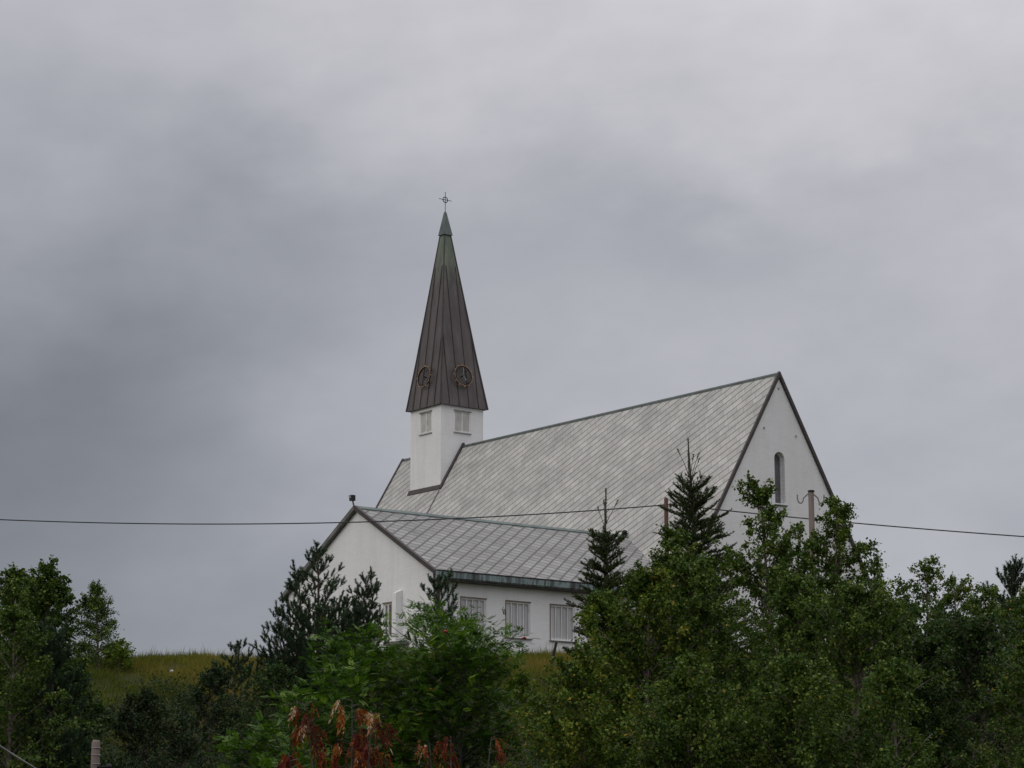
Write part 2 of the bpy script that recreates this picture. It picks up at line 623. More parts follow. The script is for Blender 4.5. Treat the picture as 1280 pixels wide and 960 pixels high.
def make_terrain():
    xs = np.concatenate([[-3000, -1000, -300, -120], np.arange(-60, 61, 1.2), [120, 300, 1000, 3000]])
    ys = np.concatenate([[-400, -100, -20], np.arange(0, 40, 2.5), np.arange(40, 96, 0.8), [100, 110, 130, 180, 300, 800, 2000, 4500]])
    GX, GY = np.meshgrid(xs, ys)
    V = np.stack([GX, GY, hgt(GX, GY)], -1).reshape(-1, 3)
    nx = len(xs)
    i, j = np.meshgrid(np.arange(nx - 1), np.arange(len(ys) - 1))
    a = (j * nx + i).ravel()
    F = np.stack([a, a + 1, a + nx + 1, a + nx], -1)
    me = tri_mesh('ground', V, F)
    me.polygons.foreach_set('use_smooth', [True] * len(me.polygons))
    tag(link_mesh('ground', me, M['ground']), kind='structure')


make_terrain()

# ------------------------------------------------------------------ the church
# local axes: x runs along the annex ridge towards the nave, y along the nave ridge away from its near gable
YAW = 0.9133
church = empty('church', (11.3172, 93.6, 8.6157), PI / 2 - YAW)
tag(church, 'white gabled church with pale slate roofs and a dark pointed spire on the hilltop', 'church')

H, SL, LF = 12.72, 1.6583, 27.73           # nave ridge height, roof slope, length
NW = 5.5                                    # half width of the nave walls
TW, TY0 = 1.313, 22.605                     # tower half width, near face
TY1 = TY0 + 2 * TW
TZ = 14.87                                  # wall head of the tower
TIP = 25.05
RA = (math.sqrt(1 + SL * SL))


def nave_wall():
    mb = MB()
    drop = 0.11                              # roof build-up above the wall
    hx = H - drop * RA
    ez = hx - SL * NW
    y0, y1 = 0.05, LF - 0.05
    arch = []
    cx, hw, zb, zs_ = -0.06, 0.30, 7.13, 9.02
    arch += [(cx - hw, zb), (cx + hw, zb), (cx + hw, zs_)]
    arch += [(cx + hw * math.cos(a), zs_ + hw * math.sin(a)) for a in np.linspace(0, PI, 13)[1:-1]]
    arch += [(cx - hw, zs_)]
    ol = [(-NW, 0), (NW, 0), (NW, ez), (0, hx), (-NW, ez)]
    wall_faces(mb, ol, [arch], lambda a, b: Vector((a, y0, b)), 0.30, (0, 1, 0))
    mb.poly([(p[0], y1, p[1]) for p in reversed(ol)], list(reversed(ol)))
    for sx in (-1, 1):
        mb.poly([(sx * NW, y0, 0), (sx * NW, y1, 0), (sx * NW, y1, ez), (sx * NW, y0, ez)], [(y0, 0), (y1, 0), (y1, ez), (y0, ez)])
    mb.build('nave_wall', M['wall'], church)
    # window in the gable
    w = MB()
    w.poly([(p[0], y0 + 0.28, p[1]) for p in arch], arch)
    win = w.build('arched_window', M['leaden'], church)
    fr = MB()
    for i in range(len(arch)):
        if i == 0:
            continue
        a, b = arch[i], arch[(i + 1) % len(arch)]
        fr.bar((a[0], y0 + 0.24, a[1]), (b[0], y0 + 0.24, b[1]), 0.06, 0.07, (0, 1, 0))
    fr.build('frame', M['frame'], win)
    sl = MB()
    sl.prism([(cx - hw - 0.06, y0 - 0.09, zb - 0.10), (cx + hw + 0.06, y0 - 0.09, zb - 0.10), (cx + hw + 0.06, y0 - 0.09, zb - 0.06), (cx - hw - 0.06, y0 - 0.09, zb - 0.06)], (0, 0.34, 0.02))
    sl.build('sill', M['verge_grey'], win)
    for x, z in ((-0.02, 12.05), (-0.92, 10.25), (0.94, 10.1)):
        k = MB()
        k.ring((x, y0 - 0.02, z), (1, 0, 0), (0, 0, 1), 0.032, 0.018, 10, 5)
        k.bar((x - 0.015, y0 - 0.02, z - 0.045), (x + 0.015, y0 - 0.02, z + 0.045), 0.022, 0.022)
        k.build('wall_anchor', M['trim'], church)


def slab(mb, a, b, c, d, th, u0=0.0):
    """roof slab: a-b along the ridge, d-c along the eave, uv (along, down) in metres"""
    a, b, c, d = (Vector(p) for p in (a, b, c, d))
    e = (b - a).normalized()
    uv = []
    n = (b - a).cross(d - a).normalized()
    if n.z < 0:
        n = -n
    down = e.cross(n)
    if down.z > 0:
        down = -down
    for p in (a, b, c, d):
        uv.append(((p - a).dot(e) + u0, (p - a).dot(down)))
    mb.poly([a, b, c, d], uv)
    off = -n * th
    A, B, C_, D_ = a + off, b + off, c + off, d + off
    mb.poly([D_, C_, B, A])
    for p, q, P, Q in ((a, b, A, B), (b, c, B, C_), (c, d, C_, D_), (d, a, D_, A)):
        mb.poly([q, p, P, Q])


def nave_roof():
    mb = MB()
    W = NW + 0.35
    ez = H - SL * W
    # uv: u grows towards the near gable, so the joints lean the way they do on the roof
    slab(mb, (0, LF, H), (0, 0, H), (-W, 0, ez), (-W, LF, ez), 0.085)
    slab(mb, (0, 0, H), (0, LF, H), (W, LF, ez), (W, 0, ez), 0.085)
    r = mb.build('nave_roof', M['nave_slate'], church, weld=False)
    rc = MB()
    for y0, y1 in ((-0.04, TY0 - 0.02), (TY1 + 0.02, LF + 0.04)):
        for s in (-1, 1):
            rc.prism([(0, y0, H + 0.03), (s * 0.085, y0, H + 0.03 - SL * 0.085), (s * 0.085, y0, H + 0.004 - SL * 0.085), (0, y0, H + 0.004)], (0, y1 - y0, 0))
    rc.build('ridge_cap', M['green_copper'], r)
    for y in (-0.045, LF + 0.005):
        for s in (-1, 1):
            vb = MB()
            z0, z1 = H + 0.045, ez + 0.03
            vb.prism([(0, y, z0), (s * W, y, z1), (s * W, y, z1 - 0.22), (0, y, z0 - 0.22)], (0, 0.045, 0))
            # the flashing strip lapping over the outermost slates
            vb.prism([(0, y, z0), (s * W, y, z1), (s * W, y + 0.11, z1), (0, y + 0.11, z0)], (s * 0.02, 0, 0.014))
            vb.build('verge_board', M['verge'], r)
    # dark flashing where the slates meet the tower
    fl = MB()
    zc = H - SL * TW
    for s in (-1, 1):
        fl.prism([(0, TY0 - 0.17, H + 0.16), (s * (TW + 0.10), TY0 - 0.17, H + 0.16 - SL * (TW + 0.10)), (s * (TW + 0.10), TY0 - 0.17, H - 0.02 - SL * (TW + 0.10)), (0, TY0 - 0.17, H - 0.02)], (0, 0.168, 0))
        x0 = s * (TW + 0.003)
        x1 = s * (TW + 0.10)
        fl.prism([(x0, TY0 - 0.17, zc + 0.02), (x0, TY0 - 0.17, zc + 0.11), (x1, TY0 - 0.17, H - SL * (TW + 0.10) + 0.05), (x1, TY0 - 0.17, H - SL * (TW + 0.10) - 0.01)], (0, TY1 - TY0 + 0.30, 0))
    fl.build('flashing', M['verge'], r)
    # the roof of the nave ends in a raised seam below the tower
    sm = MB()
    sm.bar((-TW - 0.15, TY0 - 0.09, zc - SL * 0.15 + 0.03), (-W, TY0 - 0.09, ez + 0.03), 0.06, 0.05, (-SL, 0, 1))
    sm.build('lead_seam', M['verge_grey'], r)


def tower():
    mb = MB()
    zb = H - SL * TW - 2.0
    # each face with one louvred opening
    cx, hw, z0, z1 = 0.006, 0.50, 13.40, 14.49
    hole = [(cx - hw, z0), (cx + hw, z0), (cx + hw, z1), (cx - hw, z1)]
    ol = [(-TW, zb), (TW, zb), (TW, TZ), (-TW, TZ)]
    yc = (TY0 + TY1) / 2
    faces = [
        (lambda a, b: Vector((a, TY0, b)), (0, 1, 0)),
        (lambda a, b: Vector((-TW, yc - a, b)), (1, 0, 0)),
        (lambda a, b: Vector((-a, TY1, b)), (0, -1, 0)),
        (lambda a, b: Vector((TW, yc + a, b)), (-1, 0, 0)),
    ]
    for fn, inn in faces:
        wall_faces(mb, ol, [hole], fn, 0.12, inn)
    mb.poly([(-TW, TY0, TZ), (TW, TY0, TZ), (TW, TY1, TZ), (-TW, TY1, TZ)])
    mb.build('tower_wall', M['wall'], church)
    for k in (0, 1):
        fn, inn = faces[k]
        inn = Vector(inn)
        ba = MB()
        ba.poly([fn(*p) + inn * 0.11 for p in hole])
        w = ba.build('louvre_window', M['louvre'], church)
        for lx0, lx1 in ((cx - hw + 0.06, cx - 0.03), (cx + 0.03, cx + hw - 0.06)):
            lv = MB()
            n = 11
            for i in range(n):
                z = z0 + 0.08 + (z1 - z0 - 0.16) * i / (n - 1)
                lv.bar(fn(lx0, z) + inn * 0.06, fn(lx1, z) + inn * 0.06, 0.10, 0.014, Vector((0, 0, 0.45)) + inn * 1.0)
            lv.build('shutter', M['louvre'], w)
        fr = MB()
        for p, q in (((cx - hw + 0.03, z0), (cx - hw + 0.03, z1)), ((cx + hw - 0.03, z0), (cx + hw - 0.03, z1)), ((cx, z0), (cx, z1))):
            fr.bar(fn(*p) + inn * 0.05, fn(*q) + inn * 0.05, 0.06, 0.06, inn)
        for z in (z0 + 0.03, z1 - 0.035):
            fr.bar(fn(cx - hw, z) + inn * 0.048, fn(cx + hw, z) + inn * 0.048, 0.05, 0.06, inn)
        fr.build('frame', M['frame'], w)
        hd = MB()
        hd.bar(fn(cx - hw - 0.04, z1 + 0.02) - inn * 0.03, fn(cx + hw + 0.04, z1 + 0.02) - inn * 0.03, 0.05, 0.07, inn)
        hd.build('drip_mould', M['trim'], w)
        si = MB()
        si.bar(fn(cx - hw - 0.04, z0 - 0.025) - inn * 0.03, fn(cx + hw + 0.04, z0 - 0.025) - inn * 0.03, 0.05, 0.06, inn)
        si.build('sill', M['trim'], w)


def spire():
    yc = (TY0 + TY1) / 2
    prof = [(TZ - 0.16, TW + 0.165), (TZ + 0.10, TW + 0.125), (TZ + 2.5, 1.085), (TIP, 0.045)]
    mb = MB()
    lean = lambda z: Vector((-0.10, 0.12, 0)) * max(0.0, (z - TZ) / (TIP - TZ))
    sq = lambda z, r: [lean(z) + Vector(p) for p in ((-r, yc - r, z), (r, yc - r, z), (r, yc + r, z), (-r, yc + r, z))]
    rings = [sq(*p) for p in prof]
    for i in range(len(rings) - 1):
        for k in range(4):
            j = (k + 1) % 4
            mb.poly([rings[i][k], rings[i][j], rings[i + 1][j], rings[i + 1][k]])
    mb.poly(rings[-1])
    inner = sq(TZ - 0.17, TW + 0.004)
    for k in range(4):
        j = (k + 1) % 4
        mb.poly([rings[0][j], rings[0][k], inner[k], inner[j]])
    sp = mb.build('spire', M['copper'], church)

    def surf(side, t, z):
        """point on a spire face: side 0..3, t in -1..1 across the face"""
        zs_ = [p[0] for p in prof]
        r = float(np.interp(z, zs_, [p[1] for p in prof]))
        a = Vector(((t * r), -r, 0))
        ang = -side * PI / 2
        return Vector((a.x * math.cos(ang) - a.y * math.sin(ang), yc + a.x * math.sin(ang) + a.y * math.cos(ang), z)) + lean(z), r

    # standing seams, evenly spaced, each ending where it meets the hip
    for side in range(4):
        ang = -side * PI / 2
        n = Vector((math.sin(ang), -math.cos(ang), 0.13)).normalized()
        sm = MB()
        for off in (-0.90, -0.30, 0.30, 0.90):
            top = float(np.interp(-abs(off), [-p[1] for p in prof], [p[0] for p in prof]))
            top = min(top - 0.1, 22.2)
            pts = []
            for z in (TZ - 0.15, TZ + 0.10, min(TZ + 2.5, top - 0.1), top):
                p, r = surf(side, 0, z)
                e = Vector((math.cos(ang), math.sin(ang), 0))
                pts.append(p + e * max(-r * 0.985, min(r * 0.985, off * (1.0 if z > TZ else 1.02))) + n * 0.008)
            for a, b in zip(pts[:-1], pts[1:]):
                sm.bar(a, b, 0.026, 0.04, n)
        sm.build('standing_seam', M['seam'], sp)
    hip = MB()
    for k in range(4):
        pts = [rings[i][k] for i in range(len(rings))]
        hip.tube(pts, [0.05, 0.05, 0.05, 0.03], 6)
    hip.build('hip_roll', M['seam'], sp)
    cp = MB()
    zc = 23.92
    r0 = float(np.interp(zc, [p[0] for p in prof], [p[1] for p in prof])) + 0.055
    capr = [sq(zc, r0 + 0.02), sq(zc + 0.10, r0), sq(TIP + 0.06, 0.06), sq(TIP + 0.16, 0.03)]
    for i in range(3):
        for k in range(4):
            j = (k + 1) % 4
            cp.poly([capr[i][k], capr[i][j], capr[i + 1][j], capr[i + 1][k]])
    cp.poly(capr[-1])
    cp.poly(list(reversed(capr[0])))
    cp.build('tip_cap', M['green_copper'], sp)
    # ring cross
    cr = MB()
    zx = TIP + 0.79
    lx, ly = lean(TIP).x, yc + lean(TIP).y
    cr.tube([(lx, ly, TIP + 0.1), (lx, ly, zx + 0.42)], 0.018, 6)
    cr.tube([(lx - 0.40, ly, zx), (lx + 0.40, ly, zx)], 0.016, 6)
    cr.ring((lx, ly, zx), (1, 0, 0), (0, 0, 1), 0.145, 0.024, 24, 6)
    cr.build('cross', M['iron'], sp)
    # open ring clocks on the two faces seen
    for side in (0, 1):
        zc = 16.28
        ang = -side * PI / 2
        e = Vector((math.cos(ang), math.sin(ang), 0))
        p, r = surf(side, 0, zc)
        up = (surf(side, 0, zc + 1)[0] - p).normalized()
        n = e.cross(up).normalized()
        if n.dot(Vector((math.sin(ang), -math.cos(ang), 0))) < 0:
            n = -n
        c = p + n * 0.16
        R = 0.53
        ck = MB()
        ck.ring(c, e, up, R, 0.040, 40, 6)
        ck.ring(c, e, up, R - 0.09, 0.012, 36, 5)
        for a in range(4):
            d = e * math.cos(a * PI / 2 + PI / 4) + up * math.sin(a * PI / 2 + PI / 4)
            ck.tube([c + d * (R - 0.04), c + d * (R - 0.04) - n * 0.17], 0.015, 5)
        ck.tube([c + n * 0.02, c - n * 0.17], 0.03, 6)
        clock = ck.build('clock', M['iron'], church)
        nm = MB()
        prof2 = []
        for h in range(12):
            for da, rr in ((-0.5, 0.022), (-0.085, 0.022), (-0.085, 0.075 if h % 3 else 0.09), (0.085, 0.075 if h % 3 else 0.09), (0.085, 0.022)):
                prof2.append(((h + da) * PI / 6, R + rr))
        m2 = len(prof2)
        P3 = lambda a, rr, dz: c + (e * math.sin(a) + up * math.cos(a)) * rr + n * dz
        for i in range(m2):
            (a0, r0_), (a1, r1_) = prof2[i], prof2[(i + 1) % m2]
            I0, I1, O0, O1 = P3(a0, R - 0.004, 0.045), P3(a1, R - 0.004, 0.045), P3(a0, r0_, 0.045), P3(a1, r1_, 0.045)
            nm.poly([I0, I1, O1, O0])
            b4 = n * -0.014
            nm.poly([I1 + b4, I0 + b4, O0 + b4, O1 + b4])
            nm.poly([O0, O1, O1 + b4, O0 + b4])
            nm.poly([I1, I0, I0 + b4, I1 + b4])
        nm.build('hour_ring', M['gold'], clock)
        for ln, wd, a in ((0.42, 0.05, math.radians(5)), (0.28, 0.07, math.radians(155 if side == 0 else 140))):
            d = e * math.sin(a) + up * math.cos(a)
            hd = MB()
            hd.bar(c - d * 0.10 + n * 0.045, c + d * ln + n * 0.045, wd, 0.012, n)
            hd.build('hand', M['pipe'] if side == 0 else M['iron'], clock)


AY, AZ, AX = 5.311, 5.99, -17.92
EZ1, EZ2 = 2.96, 2.863
EY1, EY2 = -0.112, 10.605


def annex():
    xg = AX + 0.14                                # gable wall face
    y1, y2 = 0.25, EY2 - 0.40
    t1 = (AZ - EZ1) / (AY - EY1)
    t2 = (AZ - EZ2) / (EY2 - AY)
    dr = 0.14
    za = lambda y: (AZ - dr - t1 * (AY - y)) if y < AY else (AZ - dr - t2 * (y - AY))
    mb = MB()
    # gable wall with the narrow window beside the buttress
    gw = [(2.93, 0.78), (3.45, 0.78), (3.45, 2.06), (2.93, 2.06)]
    ol = [(y1, -0.6), (y2, -0.6), (y2, za(y2)), (AY, za(AY)), (y1, za(y1))]
    wall_faces(mb, ol, [gw], lambda a, b: Vector((xg, a, b)), 0.14, (1, 0, 0))
    wins = [(-16.50, -15.33), (-14.39, -13.23), (-12.25, -11.06)]
    wz0, wz1 = 0.79, 2.125
    holes = [[(a, wz0), (b, wz0), (b, wz1), (a, wz1)] for a, b in wins]
    xe = -NW + 0.02
    wall_faces(mb, [(xg, -0.6), (xe, -0.6), (xe, za(y1)), (xg, za(y1))], holes, lambda a, b: Vector((a, y1, b)), 0.13, (0, 1, 0))
    mb.poly([(xe, y2, -0.6), (xg, y2, -0.6), (xg, y2, za(y2)), (xe, y2, za(y2))], [(0, 0), (12, 0), (12, 3), (0, 3)])
    mb.build('annex_wall', M['wall'], church)
    # windows of the long wall: four narrow curtained lights each
    for (a, b) in wins:
        pn = MB()
        pn.poly([(a, y1 + 0.10, wz0), (b, y1 + 0.10, wz0), (b, y1 + 0.10, wz1), (a, y1 + 0.10, wz1)])
        w = pn.build('window', M['curtain'], church)
        fr = MB()
        fr.box(a, a + 0.055, y1 + 0.03, y1 + 0.095, wz0, wz1)
        fr.box(b - 0.055, b, y1 + 0.03, y1 + 0.095, wz0, wz1)
        fr.box(a + 0.055, b - 0.055, y1 + 0.032, y1 + 0.093, wz0, wz0 + 0.07)
        fr.box(a + 0.055, b - 0.055, y1 + 0.032, y1 + 0.093, wz1 - 0.055, wz1)
        for i in (1, 2, 3):
            x = a + (b - a) * i / 4
            fr.box(x - 0.022, x + 0.022, y1 + 0.045, y1 + 0.095, wz0 + 0.07, wz1 - 0.055)
        fr.build('frame', M['frame'], w)
        li = MB()
        li.box(a - 0.03, b + 0.03, y1 - 0.025, y1 + 0.04, wz1 + 0.002, wz1 + 0.042)
        li.box(a - 0.032, a + 0.002, y1 - 0.022, y1 + 0.03, wz0, wz1)
        for i in (1, 2, 3):
            x = a + (b - a) * i / 4 + 0.026
            li.box(x, x + 0.016, y1 + 0.05, y1 + 0.095, wz0 + 0.07, wz1 - 0.055)
        li.build('dark_edging', M['frame_brown'], w)
        si = MB()
        si.prism([(a - 0.06, y1 - 0.08, wz0 - 0.06), (b + 0.06, y1 - 0.08, wz0 - 0.06), (b + 0.06, y1 - 0.08, wz0 - 0.025), (a - 0.06, y1 - 0.08, wz0 - 0.025)], (0, 0.16, 0.02))
        si.build('sill', M['verge_grey'], w)
    # window in the gable
    (ga, z0), (gb, z1) = gw[0], gw[2]
    pn = MB()
    pn.poly([(xg + 0.11, ga, z0), (xg + 0.11, gb, z0), (xg + 0.11, gb, z1), (xg + 0.11, ga, z1)])
    w = pn.build('gable_window', M['leaden'], church)
    fr = MB()
    for y in (ga, ga + 0.225, gb - 0.07):
        fr.box(xg + 0.03, xg + 0.10, y, y + 0.07, z0, z1)
    fr.box(xg + 0.028, xg + 0.098, ga + 0.07, gb - 0.07, z0, z0 + 0.07)
    fr.box(xg + 0.028, xg + 0.098, ga + 0.07, gb - 0.07, z1 - 0.06, z1)
    fr.build('frame', M['frame'], w)
    li = MB()
    li.box(xg - 0.03, xg + 0.02, ga - 0.05, gb + 0.05, z1 + 0.002, z1 + 0.05)
    li.box(xg - 0.028, xg + 0.02, ga - 0.07, ga - 0.002, z0, z1)
    li.build('dark_edging', M['frame_brown'], w)
    # white buttress pier with a sloping head
    bt = MB()
    bt.prism([(xg - 0.30, 2.20, 0.55), (xg + 0.01, 2.20, 0.55), (xg + 0.01, 2.20, 2.50), (xg - 0.30, 2.20, 2.36)], (0, 0.26, 0))
    bt.build('buttress', M['plaster'], church)
    bl = MB()
    bl.box(xg - 0.42, xg + 0.01, 1.75, 2.85, 0.42, 0.54)
    bl.build('ledge', M['verge_grey'], church)
    # roof
    xr = -(H - AZ) / SL + 0.25                     # runs into the nave roof
    xe1 = -(H - EZ1) / SL
    xe2 = -(H - EZ2) / SL
    mb = MB()
    slab(mb, (AX, AY, AZ), (xr, AY, AZ), (xe1 + 0.25, EY1, EZ1), (AX, EY1, EZ1), 0.10)
    slab(mb, (xr, AY, AZ), (AX, AY, AZ), (AX, EY2, EZ2), (xe2 + 0.25, EY2, EZ2), 0.10)
    r = mb.build('annex_roof', M['annex_slate'], church, weld=False)
    rc = MB()
    for s, tt in ((-1, t1), (1, t2)):
        rc.prism([(AX - 0.04, AY, AZ + 0.045), (AX - 0.04, AY + s * 0.22, AZ + 0.045 - tt * 0.22), (AX - 0.04, AY + s * 0.22, AZ + 0.008 - tt * 0.22), (AX - 0.04, AY, AZ + 0.008)], (xr - AX - 0.15, 0, 0))
    rc.build('ridge_cap', M['green_copper'], r)
    for s, ey, ez, mt in ((-1, EY1, EZ1, 'verge'), (1, EY2, EZ2, 'verge_grey')):
        vb = MB()
        vb.prism([(AX - 0.05, AY, AZ + 0.05), (AX - 0.05, ey, ez + 0.05), (AX - 0.05, ey, ez - 0.12), (AX - 0.05, AY, AZ - 0.12)], (0.048, 0, 0))
        vb.prism([(AX - 0.05, AY, AZ + 0.052), (AX - 0.05, ey, ez + 0.052), (AX + 0.10, ey, ez + 0.052), (AX + 0.10, AY, AZ + 0.052)], (0, 0, -0.03))
        vb.build('verge_board', M[mt], r)
    # copper gutter on the near eave, dark soffit under it
    g = MB()
    g.prism([(AX - 0.02, EY1 - 0.02, EZ1 + 0.03), (AX - 0.02, EY1 - 0.14, EZ1 + 0.01), (AX - 0.02, EY1 - 0.13, EZ1 - 0.20), (AX - 0.02, EY1 - 0.04, EZ1 - 0.25), (AX - 0.02, EY1 - 0.02, EZ1 - 0.25)], (xe1 - AX + 0.1, 0, 0))
    g.build('gutter', M['gutter'], r)
    ed = MB()
    ed.bar((AX - 0.03, EY1 - 0.08, EZ1 + 0.045), (xe1 + 0.1, EY1 - 0.08, EZ1 + 0.045), 0.16, 0.03)
    ed.build('drip_edge', M['verge'], r)
    so = MB()
    so.box(AX + 0.02, xe1, EY1 - 0.01, y1 - 0.002, EZ1 - 0.30, EZ1 - 0.235)
    so.build('soffit', M['verge'], r)
    # downpipe at the corner
    dp = MB()
    x = xg + 0.16
    dp.tube([(x, EY1 - 0.07, EZ1 - 0.2), (x, EY1 - 0.07, EZ1 - 0.42), (x, y1 - 0.10, EZ1 - 0.72), (x, y1 - 0.10, 0.0)], 0.085, 10)
    dp.build('downpipe', M['pipe'], church, smooth=True)
    # floodlight on the gable peak
    st = MB()
    st.tube([(AX, AY + 0.03, AZ), (AX - 0.02, AY + 0.10, AZ + 0.22)], 0.03, 6)
    lampb = st.build('floodlight', M['lamp'], church)
    hs = MB()
    c = Vector((AX - 0.03, AY + 0.12, AZ + 0.34))
    hs.prism([c + Vector((-0.08, -0.09, -0.10)), c + Vector((-0.08, 0.09, -0.10)), c + Vector((-0.10, 0.11, 0.12)), c + Vector((-0.10, -0.11, 0.12))], (0.17, 0, 0.0))
    hs.build('housing', M['lamp'], lampb)
    ln = MB()
    ln.prism([c + Vector((-0.096, -0.06, 0.0)), c + Vector((-0.096, 0.06, 0.0)), c + Vector((-0.108, 0.07, 0.09)), c + Vector((-0.108, -0.07, 0.09))], (-0.010, 0, 0))
    ln.build('lens', M['lens'], lampb)
    # little black vent at the other end of the ridge
    vn = MB()
    vn.tube([(xr - 0.35, AY, AZ), (xr - 0.35, AY, AZ + 0.10), (xr - 0.35, AY, AZ + 0.20), (xr - 0.35, AY, AZ + 0.25)], [0.05, 0.12, 0.12, 0.04], 10)
    vn.build('ridge_vent', M['iron'], church, smooth=True)


nave_wall()
nave_roof()
tower()
spire()
annex()


# ------------------------------------------------------------------ vegetation generators
def unit(a):
    return a / np.maximum(np.linalg.norm(a, axis=-1, keepdims=True), 1e-9)


def leaf_quads(rng, P, D, N, L, W):
    """diamond leaves: P base points, D axis, N approximate normal"""
    D = unit(D)
    side = unit(np.cross(D, N))
    L = L[:, None]
    W = W[:, None]
    nrm = np.cross(side, D)
    a = P
    b = P + D * L * 0.45 + side * W * 0.5 + nrm * W * 0.12
    c = P + D * L
    d = P + D * L * 0.45 - side * W * 0.5 + nrm * W * 0.12
    V = np.stack([a, b, c, d], 1).reshape(-1, 3)
    F = np.arange(len(P) * 4).reshape(-1, 4)
    return V, F


def tubes(lines, sides=5):
    """lines: list of (pts (n,3), radii (n,)) -> V, F"""
    Vs, Fs, base = [], [], 0
    for pts, rad in lines:
        pts = np.asarray(pts, float)
        n = len(pts)
        d = np.gradient(pts, axis=0)
        d = unit(d)
        ref = np.array([0.31, 0.17, 0.93]) if abs(d[0][2]) < 0.8 else np.array([1.0, 0.1, 0.0])
        a = unit(np.cross(d, ref))
        b = np.cross(d, a)
        k = np.arange(sides) * 2 * PI / sides
        ring = pts[:, None, :] + (a[:, None, :] * np.cos(k)[None, :, None] + b[:, None, :] * np.sin(k)[None, :, None]) * np.asarray(rad)[:, None, None]
        Vs.append(ring.reshape(-1, 3))
        i, j = np.meshgrid(np.arange(n - 1), np.arange(sides), indexing='ij')
        j2 = (j + 1) % sides
        Fs.append(np.stack([base + i * sides + j, base + i * sides + j2, base + (i + 1) * sides + j2, base + (i + 1) * sides + j], -1).reshape(-1, 4))
        base += n * sides
    return np.concatenate(Vs), np.concatenate(Fs)


def curve(p0, d0, length, n, bend, rng, wob=0.0):
    """polyline from p0 in direction d0, bending by vector `bend` per unit length"""
    pts = [np.array(p0, float)]
    d = unit(np.array(d0, float))
    st = length / (n - 1)
    for _ in range(n - 1):
        pts.append(pts[-1] + d * st)
        d = unit(d + np.asarray(bend) * st + (rng.normal(0, wob, 3) if wob else 0))
    return np.array(pts)


def sample_line(pts, t):
    n = len(pts) - 1
    f = np.clip(t * n, 0, n - 1e-6)
    i = f.astype(int)
    w = (f - i)[:, None]
    p = pts[i] * (1 - w) + pts[i + 1] * w
    d = unit(pts[i + 1] - pts[i])
    return p, d


def finish(root, trunk_lines, V, F, tint, bark, leaf, sides=5):
    tv, tf = tubes(trunk_lines, sides)
    me = tri_mesh('trunk', tv, tf)
    me.polygons.foreach_set('use_smooth', [True] * len(me.polygons))
    link_mesh('trunk', me, M[bark], root)
    link_mesh('crown', tri_mesh('crown', V, F, tint), M[leaf], root)


